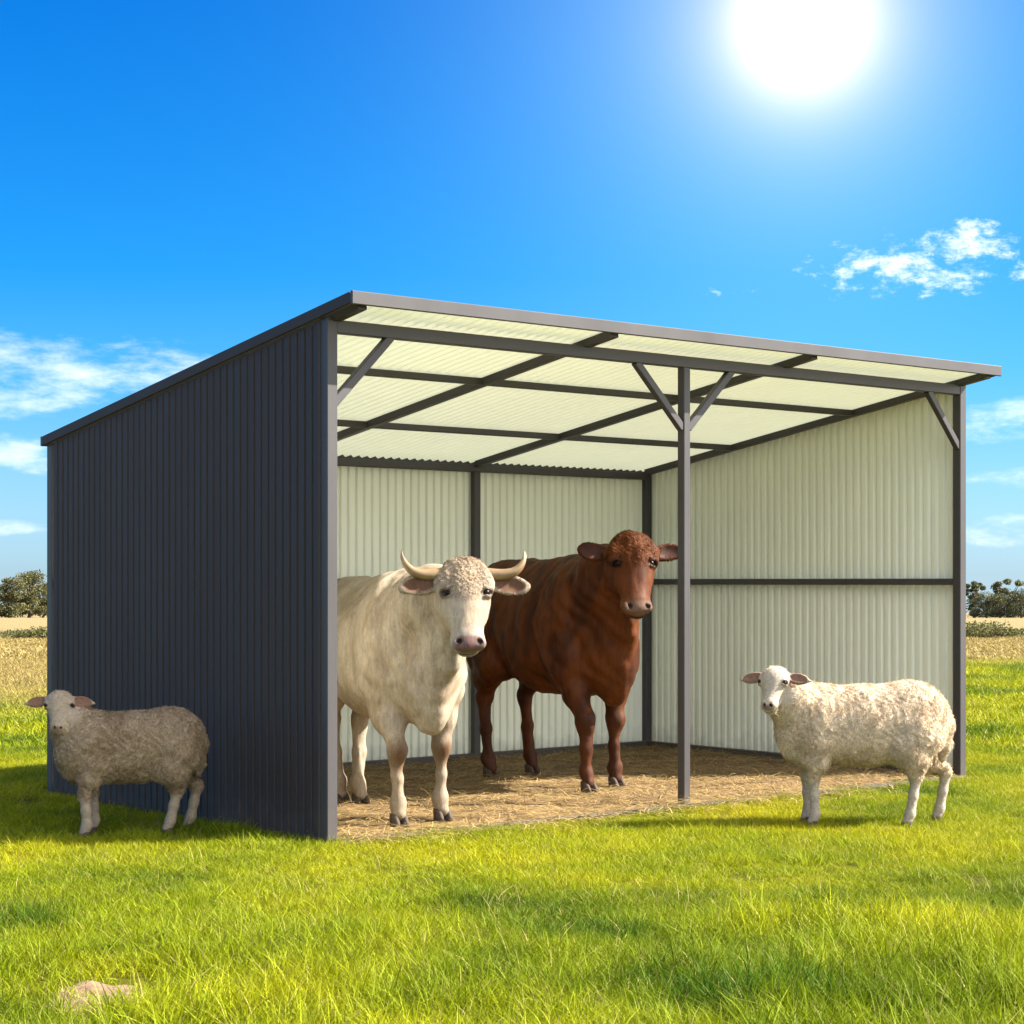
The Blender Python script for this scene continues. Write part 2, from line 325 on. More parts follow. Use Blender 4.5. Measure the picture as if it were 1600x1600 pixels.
bar("beam", (T_, D_-.045, rt(D_)-.078), (W_-T_, D_-.045, rt(D_)-.078), .05, .055)       # rear beam
for x in RAF:
    y0, y1 = -OV+.035, D_-.07
    bar("rafter", (x+(.03 if x < 1 else -.03 if x > 5 else 0), y0, rt(y0)-.056), (x+(.03 if x < 1 else -.03 if x > 5 else 0), y1, rt(y1)-.056), .055, .046)
for y in (.95, 2.158):
    xs = [RAF[0]+.058, RAF[1]-.0275, RAF[1]+.0275, RAF[2]-.0275, RAF[2]+.0275, RAF[3]-.058]
    for i in range(0, 6, 2): bar("purlin", (xs[i], y, rt(y)-.055), (xs[i+1], y, rt(y)-.055), .045, .042)
def brace(x0, z0, x1, z1): bar("brace", (x0, .028, z0), (x1, .028, z1), .042, .045)
brace(.055, 2.27, .415, 2.638); brace(XM-.024, 2.27, XM-.40, 2.638); brace(XM+.024, 2.27, XM+.40, 2.638); brace(W_-.055, 2.27, W_-.385, 2.638)
bar("wall_rail", (T_, D_-.048, 1.35), (W_-T_, D_-.048, 1.35), .04, .045)
bar("wall_rail", (W_-.048, T_, 1.35), (W_-.048, D_-T_, 1.35), .04, .045)
bar("wall_rail", (.048, T_, 1.35), (.048, D_-T_, 1.35), .04, .045)
bar("base_rail", (T_, D_-.042, .03), (W_-T_, D_-.042, .03), .05, .062)
bar("base_rail", (W_-.036, T_, .03), (W_-.036, D_-T_, .03), .05, .062)
bar("base_rail", (.036, T_, .03), (.036, D_-T_, .03), .05, .062)
k = MB(); k.beam((T_, .0, -.004), (W_-T_, .0, -.004), .09, .05, bev=.008); k.build("front_strip", M['front_strip'], shed)  # low bar standing in for a grey ground strip along the open front

PROF = [(0, 0), (.13, 0), (.20, .85), (.93, 1), (1.0, 0)]      # trapezoid rib of one pitch
def sheet(name, a, b, zb, ztop, out, pitch=.0705, amp=.016, prof=PROF, inner='inner', outer='outer', off=.0035, wave=False):
    a = np.array(a, float); b = np.array(b, float); L = np.linalg.norm(b-a); d = (b-a)/L; o = np.array(out, float)
    nrib = int(round(L/pitch)); p = L/nrib; s = []
    for i in range(nrib):
        for q in prof[:-1]: s.append(((i+q[0])*p, q[1]))
    s.append((L, prof[-1][1])); nS = len(s); V = []; F = []; mi = []
    for side in (0, 1):
        for z in (0, 1):
            for t, h in s:
                P = a + d*t + o*(amp*h - (off if side else 0)); V.append((P[0], P[1], (ztop(P[1]) if z else zb)))
    for side in (0, 1):
        B = side*2*nS
        for i in range(nS-1):
            f = (B+i, B+i+1, B+nS+i+1, B+nS+i); F.append(f if side == 0 else f[::-1]); mi.append(side)
    for i in range(nS-1):
        F.append((nS+i, nS+i+1, 3*nS+i+1, 3*nS+i)); mi.append(0); F.append((i+1, i, 2*nS+i, 2*nS+i+1)); mi.append(0)
    for i in (0, nS-1): F.append((i, nS+i, 3*nS+i, 2*nS+i)); mi.append(0)
    return mesh_obj(name, V, F, [M[outer], M[inner]], shed, midx=mi)
ws = sheet("left_wall_sheet", (.006, D_-T_-.03, 0), (.006, T_-.004, 0), .0, lambda y: rt(y)-.072, (-1, 0, 0)); tag(ws, "dark ribbed outer side wall sheet")
PR2 = [(0, 0), (.12, 0), (.24, 1), (.56, 1), (.68, 0), (1.0, 0)]
sheet("back_wall_sheet", (T_-.02, D_-.012, 0), (W_-T_+.02, D_-.012, 0), .03, lambda y: rt(D_)-.09, (0, 1, 0), amp=.021, prof=PR2)
sheet("right_wall_sheet", (W_-.008, D_-T_+.02, 0), (W_-.008, T_-.02, 0), .03, lambda y: rt(y)-.045, (1, 0, 0), amp=.021, prof=PR2)
# roof sheet, ribs run from front to back, rounded waves
nx = 74*8; V = []; F = []; mi = []; ys = [-OV+.012, D_+.006]
xs = np.linspace(.0, W_, nx+1); wv = .011*np.cos(2*np.pi*xs/(W_/74))
for side in (1,):
    for y in ys:
        for x, h in zip(xs, wv): V.append((x, y, rt(y)-.021+h-(.003 if side else 0)))
for i in range(nx): F.append((i, i+1, nx+1+i+1, nx+1+i))
mesh_obj("roof_sheet", V, F, M['roofin'], shed, smooth=True)
bar("fascia", (-.03, -OV, rt(-OV)-.033), (W_+.03, -OV, rt(-OV)-.033), .022, .068)
bar("fascia", (-.03, D_+.018, rt(D_)-.033), (W_+.03, D_+.018, rt(D_)-.033), .022, .062)
for x in (-.021, W_+.021): bar("roof_edge_trim", (x, -OV+.012, rt(-OV)-.030), (x, D_+.005, rt(D_)-.031), .018, .060, mt='outer')

# floor and straw
fx = np.linspace(.03, W_-.03, 90); fy = np.linspace(-.12, D_-.03, 60); X, Y = np.meshgrid(fx, fy, indexing='ij')
hz = .022 + .012*np.sin(X*5.1+Y*2)*np.cos(Y*6.3-X) + .008*np.sin(X*13+2)*np.sin(Y*17) + rng.normal(0, .002, X.shape)
hz = hz*np.clip((Y+.12)/.25, 0, 1) - .01*(Y < -.05)
V = np.stack([X, Y, hz], -1).reshape(-1, 3); a_, b_ = X.shape; I = np.arange(a_*b_).reshape(a_, b_)
Q = np.stack([I[:-1, :-1], I[1:, :-1], I[1:, 1:], I[:-1, 1:]], -1).reshape(-1, 4)
tag(mesh_obj("floor", V, (Q.ravel(), np.full(len(Q), 4)), M['floor'], smooth=True), kind="structure")
def floor_h(x, y): return (.022 + .012*np.sin(x*5.1+y*2)*np.cos(y*6.3-x) + .008*np.sin(x*13+2)*np.sin(y*17))*np.clip((y+.12)/.25, 0, 1)

def ribbons(P, Tn, Nn, L, Wd, C, seg=2, bend=None, taper=True):
    """bent tapering strips: roots P, directions Tn, side from cross with Nn"""
    n_ = len(P); S = np.cross(Tn, Nn); S /= np.linalg.norm(S, axis=1, keepdims=True)+1e-9
    if bend is None: bend = np.zeros_like(P)
    rows = []
    for i in range(seg+1):
        t = i/seg; c_ = P + Tn*(L*t)[:, None] + bend*(t*t)
        wd = Wd*((1-t**1.5) if taper else 1.0)
        if i == seg and taper: rows.append(c_[:, None, :])
        else: rows.append(np.stack([c_-S*(wd/2)[:, None], c_+S*(wd/2)[:, None]], 1))
    V = np.concatenate(rows, 1); nv = V.shape[1]; base = (np.arange(n_)*nv)[:, None]
    loops = []; sizes = []
    per = []
    for i in range(seg if not taper else seg-1): per += [2*i, 2*i+1, 2*i+3, 2*i+2]; sizes += [4]
    if taper: per += [2*(seg-1), 2*(seg-1)+1, 2*seg]; sizes += [3]
    loops = (base + np.array(per)[None, :]).ravel(); sizes = np.tile(np.array(sizes), n_)
    return V.reshape(-1, 3), loops, sizes, np.repeat(C, nv, axis=0)
def strawset(cnt, sampler):
    x, y, z = sampler(cnt); a = rng.uniform(0, 2*np.pi, cnt); e = np.abs(rng.normal(0, .13, cnt)); up = rng.random(cnt) < .03; e[up] = rng.uniform(.5, 1.3, up.sum())
    Tn = np.stack([np.cos(a)*np.cos(e), np.sin(a)*np.cos(e), np.sin(e)], -1); L = rng.uniform(.04, .20, cnt)*np.where(up, .7, 1)
    Nn = np.tile([0, 0, 1.0], (cnt, 1)); Nn[up] = [1, 0, 0]
    bend = np.stack([rng.normal(0, .02, cnt), rng.normal(0, .02, cnt), -np.abs(rng.normal(.0, .01, cnt))-L*np.sin(e)*.4], -1)
    v = rng.uniform(.55, 1.15, cnt)[:, None]; c = np.array([.42, .29, .115])[None]*v; dk = rng.random(cnt) < .25; c[dk] *= .5
    return ribbons(np.stack([x, y, z], -1), Tn, Nn, L, rng.uniform(.0022, .005, cnt), c, 3, bend, False)
def s_in(c_):
    x = rng.uniform(.08, W_-.08, c_); y = rng.uniform(-.05, D_-.06, c_); return x, y, floor_h(x, y)+rng.uniform(.002, .016, c_)
def s_out(c_):
    x = rng.uniform(.05, W_-1.2, c_); y = -np.abs(rng.normal(0, .20, c_)); return x, y, rng.uniform(.01, .06, c_)
A1 = strawset(17000, s_in); A2 = strawset(1500, s_out); off = len(A1[0])
tag(mesh_obj("straw", np.concatenate([A1[0], A2[0]]), (np.concatenate([A1[1], A2[1]+off]), np.concatenate([A1[2], A2[2]])), M['straw'], cols=np.concatenate([A1[3], A2[3]])),
    "loose golden straw bedding scattered over the shed floor and onto the grass edge", "straw", kind="stuff")

# ------------------------------------------------------------------ grass: clumps instanced by geometry nodes as ONE object
clumps = bpy.data.collections.new("grass_clumps")
def clump(i, cnt, size, hmin, hmax, wd, lean, dry, seg=3):
    P = np.stack([rng.uniform(-size/2, size/2, cnt), rng.uniform(-size/2, size/2, cnt), np.full(cnt, -.005)], -1)
    a = rng.uniform(0, 2*np.pi, cnt); e = np.abs(rng.normal(0, lean, cnt)); Tn = np.stack([np.cos(a)*np.sin(e), np.sin(a)*np.sin(e), np.cos(e)], -1)
    L = rng.uniform(hmin, hmax, cnt)*rng.uniform(.7, 1.0, cnt); sa = a + rng.normal(0, 1.0, cnt); Nn = np.stack([np.cos(sa), np.sin(sa), np.zeros(cnt)], -1)
    b_ = (L*rng.uniform(.1, .75, cnt))[:, None]*np.stack([np.cos(a), np.sin(a), -.35*np.ones(cnt)], -1)
    c = np.zeros((cnt, 3)); c[:, 0] = rng.uniform(.60, 1.40, cnt); dr = rng.random(cnt) < dry; c[dr, 1] = rng.uniform(.5, 1, dr.sum()); c[~dr, 1] = rng.uniform(0, .06, (~dr).sum())
    V, lo, si, C = ribbons(P, Tn, Nn, L, rng.uniform(.6, 1.2, cnt)*wd, c, seg, b_)
    o = mesh_obj("clump_%02d" % i, V, (lo, si), M['grass'], link=False, cols=C); clumps.objects.link(o)
for i in range(6): clump(i, 520, .36, .035, .085, .0042, .38, .06)             # 0-5 short turf
for i in range(6, 10): clump(i, 260, .30, .08, .20, .0054, .28, .04)          # 6-9 taller tufts
for i in range(10, 13): clump(i, 420, 1.0, .05, .12, .014, .40, .08, 2)        # 10-12 mid distance
for i in range(13, 15): clump(i, 26, .34, .12, .24, .0038, .35, .75)          # 13-14 dry stalks
for i in range(15, 17): clump(i, 420, 2.4, .05, .14, .040, .7, .15, 2)         # 15-16 far field
def vnoise(x, y, s, seed=0):
    x = x*s+seed*17.3; y = y*s+seed*5.1
    return (np.sin(x*1.7+np.sin(y*1.3)*1.5)+np.sin(y*2.1+np.cos(x*.9)*1.7)+np.sin((x+y)*1.1+1.3))/3
pts = []
def scatter(d0, d1, sp, margin, kinds, zs):
    nd = int((d1-d0)/sp)
    for i in range(nd):
        d = d0+(i+.5)*sp; hw = d*800/FPX+margin; nl = int(2*hw/sp)
        lat = -hw + (np.arange(nl)+.5)*sp + rng.uniform(-.5, .5, nl)*sp; dd = d + rng.uniform(-.5, .5, nl)*sp
        for la, de in zip(lat, dd): 
            p = CAM + RT*la + FW*de; x, y = p[0], p[1]
            if -.02 < x < W_+.17 and .01 < y < D_+.36: continue
            if d0 > 14 and -.3 < x < W_+.75 and y < D_+.95: continue
            if W_ < x < W_+.3 and y < .3 and random.random() < .3: continue
            if x > .05 and x < W_ - .9 and -.10 < y <= .01 and (random.random() < .45 or zs is tall): continue
            k, s, z = zs(x, y, de)
            if k is None: continue
            pts.append((x, y, float(gz(np.array(x), np.array(y))) + z, random.choice(kinds[k]), s, random.uniform(0, 6.283), de))
K = dict(t=[0, 1, 2, 3, 4, 5], h=[6, 7, 8, 9], m=[10, 11, 12], d=[13, 14], f=[15, 16])
SOIL = G(150, 1558)
def near(x, y, d):
    if (lambda u, v: (u/.22)**2+(v/.34)**2 < .55+random.random()*.55)((x-SOIL[0])*RT[0]+(y-SOIL[1])*RT[1], (x-SOIL[0])*FW[0]+(y-SOIL[1])*FW[1]): return None, 0, 0
    v = vnoise(x, y, 1.6); base = .75 + .28*v
    fg = max(0, min(1, (8.0-d)/2.0))
    if -.15 < y < .4 and x < 0: base += .1
    return 't', base*(1+.75*fg), 0
def tall(x, y, d):
    fg = max(0, min(1, (8.6-d)/2.6)); v = vnoise(x, y, 1.1, 3)
    if (lambda u, v: (u/.34)**2+(v/.75)**2 < 1)((x-SOIL[0])*RT[0]+(y-SOIL[1])*RT[1], (x-SOIL[0])*FW[0]+(y-SOIL[1])*FW[1]): return None, 0, 0
    if random.random() > .10 + .62*fg + .25*max(0, v): return None, 0, 0
    if y > -.45 and y < D_+.3 and x > .1 and x < W_: return None, 0, 0
    return 'h', (.55+.42*fg+.12*v)*random.uniform(.8, 1.15), 0
scatter(4.2, 15.5, .20, 1.2, K, near)
scatter(4.2, 15.5, .24, 1.2, K, tall)
def rightfront(x, y, d):
    la = (x-CAM[0])*RT[0]+(y-CAM[1])*RT[1]
    if la < .8 or random.random() > .55: return None, 0, 0
    return 'h', random.uniform(.9, 1.45), 0
scatter(4.6, 7.6, .26, .6, K, rightfront)
scatter(4.2, 13, .55, 1.0, K, lambda x, y, d: ('d', random.uniform(.45, .95), 0) if random.random() < .30 and not (x > 0 and y > -.4) else (None, 0, 0))
scatter(15, 34, .55, 3, K, lambda x, y, d: ('m', random.uniform(.8, 1.25), 0))
scatter(33, 75, 1.7, 4, K, lambda x, y, d: ('f', random.uniform(.7, 1.2), 0) if random.random() < .9 else (None, 0, 0))
pts = np.array(pts); n_ = len(pts); print("grass instances", n_)
me = bpy.data.meshes.new("grass"); me.vertices.add(n_); me.vertices.foreach_set("co", pts[:, :3].astype(np.float32).ravel())
def addattr(nm, ty, data, key):
    a = me.attributes.new(nm, ty, 'POINT'); a.data.foreach_set(key, np.asarray(data).ravel())
rot = np.zeros((n_, 3), np.float32); rot[:, 2] = pts[:, 5]; addattr("rot", 'FLOAT_VECTOR', rot, "vector")
scl = np.stack([np.clip(pts[:, 4], .8, 1.15)]*2+[pts[:, 4]], -1).astype(np.float32); addattr("scl", 'FLOAT_VECTOR', scl, "vector")
addattr("idx", 'INT', pts[:, 3].astype(np.int32), "value")
grass = bpy.data.objects.new("grass", me); COL.objects.link(grass); me.materials.append(M['grass'])
tag(grass, "sunlit yellow-green pasture grass growing all around the shed", "grass", kind="stuff")
ng = bpy.data.node_groups.new("scatter_grass", 'GeometryNodeTree')
ng.interface.new_socket("Geometry", in_out='INPUT', socket_type='NodeSocketGeometry'); ng.interface.new_socket("Geometry", in_out='OUTPUT', socket_type='NodeSocketGeometry')
gi = ng.nodes.new("NodeGroupInput"); go = ng.nodes.new("NodeGroupOutput"); ip = ng.nodes.new("GeometryNodeInstanceOnPoints"); ci = ng.nodes.new("GeometryNodeCollectionInfo")
ci.inputs["Collection"].default_value = clumps; ci.inputs["Separate Children"].default_value = True; ci.inputs["Reset Children"].default_value = True
def na(nm, ty):
    q = ng.nodes.new("GeometryNodeInputNamedAttribute"); q.data_type = ty; q.inputs["Name"].default_value = nm; return q.outputs["Attribute"]
er = ng.nodes.new("FunctionNodeEulerToRotation")
L_ = ng.links; L_.new(gi.outputs[0], ip.inputs["Points"]); L_.new(ci.outputs[0], ip.inputs["Instance"]); ip.inputs["Pick Instance"].default_value = True
L_.new(na("idx", 'INT'), ip.inputs["Instance Index"]); L_.new(na("rot", 'FLOAT_VECTOR'), er.inputs[0]); L_.new(er.outputs[0], ip.inputs["Rotation"]); L_.new(na("scl", 'FLOAT_VECTOR'), ip.inputs["Scale"])
L_.new(ip.outputs[0], go.inputs[0]); md = grass.modifiers.new("scatter", 'NODES'); md.node_group = ng

# bare soil in the foreground
V = [(0, 0, .016)]; F = []
for r_ in (1, 2, 3):
    for k in range(28):
        t = 2*math.pi*k/28; q = (1+.16*math.sin(3*t+1)+.1*math.sin(7*t)); V.append((math.cos(t)*.072*r_*q, math.sin(t)*.100*r_*q, (.010, .007, -.012)[r_-1]+random.uniform(-.006, .006)))
for k in range(28):
    F.append((0, 1+k, 1+(k+1) % 28))
    for r_ in (0, 1): F.append((1+r_*28+k, 1+(r_+1)*28+k, 1+(r_+1)*28+(k+1) % 28, 1+r_*28+(k+1) % 28))
o = mesh_obj("soil", V, F, M['soil'], smooth=True, loc=tuple(SOIL)); tag(o, kind="structure"); o.rotation_euler = (0, 0, -YAW)

# ------------------------------------------------------------------ animals: smooth-blended distance field -> one continuous surface
class SDF:
    def __init__(s, lo, hi, h):
        s.lo = np.array(lo, np.float32); s.h = h; s.n = np.ceil((np.array(hi)-s.lo)/h).astype(int)+1
        s.v = np.full(s.n, 1.0, np.float32)
    def _box(s, lo, hi):
        a = np.clip(np.floor((lo-s.lo)/s.h).astype(int), 0, s.n-1); b = np.clip(np.ceil((hi-s.lo)/s.h).astype(int)+1, 1, s.n)
        sl = tuple(slice(i, j) for i, j in zip(a, b)); ax = [s.lo[i]+s.h*np.arange(a[i], b[i], dtype=np.float32) for i in range(3)]
        return sl, np.stack(np.meshgrid(*ax, indexing='ij'), -1)
    def _blend(s, sl, d, k, sub):
        o = s.v[sl]
        if sub: 
            d = -d; hh = np.maximum(k-np.abs(o-d), 0)/k; s.v[sl] = np.maximum(o, d)+hh*hh*k/4
        else: hh = np.maximum(k-np.abs(o-d), 0)/k; s.v[sl] = np.minimum(o, d)-hh*hh*k/4
    def ell(s, c, r, M3=None, k=.05, sub=False):
        c = np.array(c, float); r = np.array(r, float); M3 = np.eye(3) if M3 is None else M3
        ext = np.sqrt(((M3*r[None, :])**2).sum(1)); pad = max(k, .02)+.03
        sl, P = s._box(c-ext-pad, c+ext+pad); q = (P-c.astype(np.float32))@M3.astype(np.float32)
        k0 = np.sqrt(((q/r)**2).sum(-1)); k1 = np.sqrt(((q/(r*r))**2).sum(-1)); s._blend(sl, (k0*(k0-1)/np.maximum(k1, 1e-6)).astype(np.float32), k, sub)
    def cone(s, a, b, ra, rb, k=.05, sub=False, sq=None):
        a = np.array(a, float); b = np.array(b, float); rm = max(ra, rb); pad = max(k, .02)+.03
        sl, P = s._box(np.minimum(a, b)-rm-pad, np.maximum(a, b)+rm+pad); d = b-a; L2 = (d@d)
        q = P-a.astype(np.float32); t = np.clip((q@d.astype(np.float32))/L2, 0, 1)
        dist = np.linalg.norm(q-t[..., None]*d.astype(np.float32), axis=-1); tt = t*t*(3-2*t)
        s._blend(sl, (dist-(ra+(rb-ra)*tt)).astype(np.float32), k, sub)
    def chain(s, pts, k=.03):
        for (a, ra), (b, rb) in zip(pts[:-1], pts[1:]): s.cone(a, b, ra, rb, k)
    def noise(s, amp, sc, seed=0):
        ax = [s.lo[i]+s.h*np.arange(s.n[i], dtype=np.float32) for i in range(3)]; X, Y, Z = np.meshgrid(*ax, indexing='ij')
        X = X*sc; Y = Y*sc; Z = Z*sc
        s.v += amp*(np.sin(X*1.3+np.sin(Y*1.7+seed)*1.2+Z)*np.cos(Y*1.9-Z*.7+np.sin(X*.8))+.5*np.sin(2.9*Z+np.sin(2.3*X)+seed)*np.cos(2.7*X+1.9*Y))
    def surf(s, p, d, t1):
        d = d/np.linalg.norm(d)
        for t in np.arange(t1, 0, -s.h*.25):
            q = p+d*t; i = np.floor((q-s.lo)/s.h).astype(int)
            if (i < 0).any() or (i >= s.n-1).any(): continue
            if s.v[tuple(np.round((q-s.lo)/s.h).astype(int))] < 0: return q
        return p
    def lids(s, ec, n_, u_, r, k=.010):
        a_ = np.cross(n_, u_); a_ /= np.linalg.norm(a_); b_ = np.cross(a_, n_); b_ *= np.sign(b_@u_); EM = np.stack([a_, b_, n_], 1)
        s.ell(ec, (r*1.5, r*1.05, r*.75), EM, r*.4, True)
        s.ell(ec-b_*r*1.0-n_*r*.10, (r*1.7, r*.50, r*.62), EM, r*.4); s.ell(ec+b_*r*1.0-n_*r*.50, (r*1.6, r*.42, r*.6), EM, r*.5)
    def mesh(s):
        v = s.v; ins = v < 0; nx, ny, nz = v.shape
        cnt = np.zeros((nx-1, ny-1, nz-1), np.int8); offs = [(i, j, k) for i in (0, 1) for j in (0, 1) for k in (0, 1)]
        for i, j, k in offs: cnt += ins[i:nx-1+i, j:ny-1+j, k:nz-1+k]
        act = (cnt > 0) & (cnt < 8); C = np.argwhere(act); idx = np.full(act.shape, -1, np.int64); idx[act] = np.arange(len(C))
        cv_ = {o: v[C[:, 0]+o[0], C[:, 1]+o[1], C[:, 2]+o[2]] for o in offs}
        acc = np.zeros((len(C), 3)); num = np.zeros(len(C))
        for o in offs:
            for ax in range(3):
                if o[ax] == 0:
                    p = list(o); p[ax] = 1; p = tuple(p); va, vb = cv_[o], cv_[p]; m_ = (va < 0) != (vb < 0)
                    t = np.where(m_, va/np.where(m_, va-vb, 1), 0); pt = np.tile(np.array(o, float), (len(C), 1)); pt[:, ax] += t
                    acc += np.where(m_[:, None], pt, 0); num += m_
        V = s.lo+s.h*(C+acc/num[:, None]); faces = []
        for ax in range(3):
            b, c = [(1, 2), (2, 0), (0, 1)][ax]
            sa = [slice(1, -1)]*3; sa[ax] = slice(0, -1); sb = list(sa); sb[ax] = slice(1, None)
            A = ins[tuple(sa)]; B = ins[tuple(sb)]; E_ = np.argwhere(A != B); E_[:, b] += 1; E_[:, c] += 1
            fl = ins[E_[:, 0], E_[:, 1], E_[:, 2]]
            def at(db, dc):
                q = E_.copy(); q[:, b] -= db; q[:, c] -= dc; return idx[q[:, 0], q[:, 1], q[:, 2]]
            f = np.stack([at(1, 1), at(0, 1), at(0, 0), at(1, 0)], -1); f[~fl] = f[~fl][:, ::-1]; faces.append(f)
        return V, np.concatenate(faces)
def frame_from(hd, P_):          # head axes: u down the face, v animal's left, w out of the face
    hd = np.array([hd[0], hd[1], 0.0]); hd /= np.linalg.norm(hd); u = hd*math.cos(P_)+np.array([0, 0, -1.0])*math.sin(P_)
    w_ = hd*math.sin(P_)+np.array([0, 0, 1.0])*math.cos(P_); v = np.cross([0, 0, 1.0], hd); return np.stack([u, v, w_], 1)
def tri_samples(V, Q, cnt, wt=None):
    a, b, c, d = (V[Q[:, i]] for i in range(4)); nn = np.cross(c-a, d-b); ar = np.linalg.norm(nn, axis=1); nn = nn/(ar[:, None]+1e-12)
    p = ar*(wt[Q].mean(1) if wt is not None else 1); p = p/p.sum(); f = rng.choice(len(Q), cnt, p=p); s, t = rng.random(cnt)[:, None], rng.random(cnt)[:, None]
    P = (a[f]*(1-s)+b[f]*s)*(1-t)+(d[f]*(1-s)+c[f]*s)*t; return P, nn[f], f
def blob(P, c, r):               # soft mask around a point
    r = np.array(r, float)*np.ones(3); return np.clip(1.25-np.sqrt((((P-np.array(c))/r)**2).sum(1)), 0, 1)**.8
def fbm(P, sc, seed=0, octv=4, st=(1, 1, 1)):
    g = np.random.default_rng(100+seed); o = np.zeros(len(P)); a = 1.0; Q_ = P*np.array(st)*sc
    for k in range(octv):
        for _ in range(7):
            d = g.normal(0, 1, 3); d /= np.linalg.norm(d); o += a*np.sin(Q_@d*2*np.pi*g.uniform(.6, 1.4)+g.uniform(0, 6.28)+1.3*np.sin(Q_@g.normal(0, 1, 3)*1.9))/3.2
        Q_ = Q_*2.03; a *= .55
    return o
def smooth01(x): x = np.clip(x, 0, 1); return x*x*(3-2*x)
def cmix(C, col, m_): return C*(1-m_[:, None])+np.array(col)*m_[:, None]
def vnormals(V, Q):
    nn = np.cross(V[Q[:, 2]]-V[Q[:, 0]], V[Q[:, 3]]-V[Q[:, 1]]); o = np.zeros_like(V)
    for i in range(4): np.add.at(o, Q[:, i], nn)
    return o/(np.linalg.norm(o, axis=1, keepdims=True)+1e-12)
def hoof(parent, p, s, hd, mt):
    k = MB(); hd = np.array([hd[0], hd[1]]); hd = hd/np.linalg.norm(hd); sd_ = np.array([-hd[1], hd[0]])
    for q in (-1, 1):
        V = []; F = []; rings = [(0, .052, .026, .010), (.018, .050, .025, .006), (.040, .042, .023, -.004), (.062, .032, .019, -.014)]
        for z, lr, wr, fo in rings:
            for i in range(12):
                t = 2*math.pi*i/12; a = math.cos(t)*lr*(1.0 if math.cos(t) > 0 else .8)+fo; b = math.sin(t)*wr*(1-.25*max(0, math.cos(t)))+q*.0255
                V.append(((p[0]+(hd[0]*a+sd_[0]*b)*s), p[1]+(hd[1]*a+sd_[1]*b)*s, p[2]+z*s))
        for r_ in range(3):
            for i in range(12): F.append((r_*12+i, r_*12+(i+1) % 12, (r_+1)*12+(i+1) % 12, (r_+1)*12+i))
        F.append(tuple(range(11, -1, -1))); F.append(tuple(range(36, 48))); k.add(V, F)
    return k.build("hoof", mt, parent, smooth=True)
def eyeball(parent, c, r, name="eye"):
    k = MB(); V = []; F = []; a, b = 10, 16
    for i in range(a+1):
        for j in range(b): 
            t, f = math.pi*i/a, 2*math.pi*j/b; V.append((c[0]+r*math.sin(t)*math.cos(f), c[1]+r*math.sin(t)*math.sin(f), c[2]+r*math.cos(t)))
    for i in range(a):
        for j in range(b): F.append((i*b+j, (i+1)*b+j, (i+1)*b+(j+1) % b, i*b+(j+1) % b))
    k.add(V, F); return k.build(name, M['eye'], parent, smooth=True)
def setup(name, ff, hf, z0):
    fm = (ff[0]+ff[1])/2; hm = (hf[0]+hf[1])/2; c = (fm+hm)/2; d = fm-hm; yaw = math.atan2(d[1], d[0])
    root = empty(name, (c[0], c[1], z0), yaw); cs, sn = math.cos(yaw), math.sin(yaw)
    def loc(p): q = np.array(p, float)-np.array([c[0], c[1], z0]); return np.array([cs*q[0]+sn*q[1], -sn*q[0]+cs*q[1], q[2]])
    def vec(p): return np.array([cs*p[0]+sn*p[1], -sn*p[0]+cs*p[1], p[2]])
    return root, loc, vec, np.linalg.norm(d[:2])

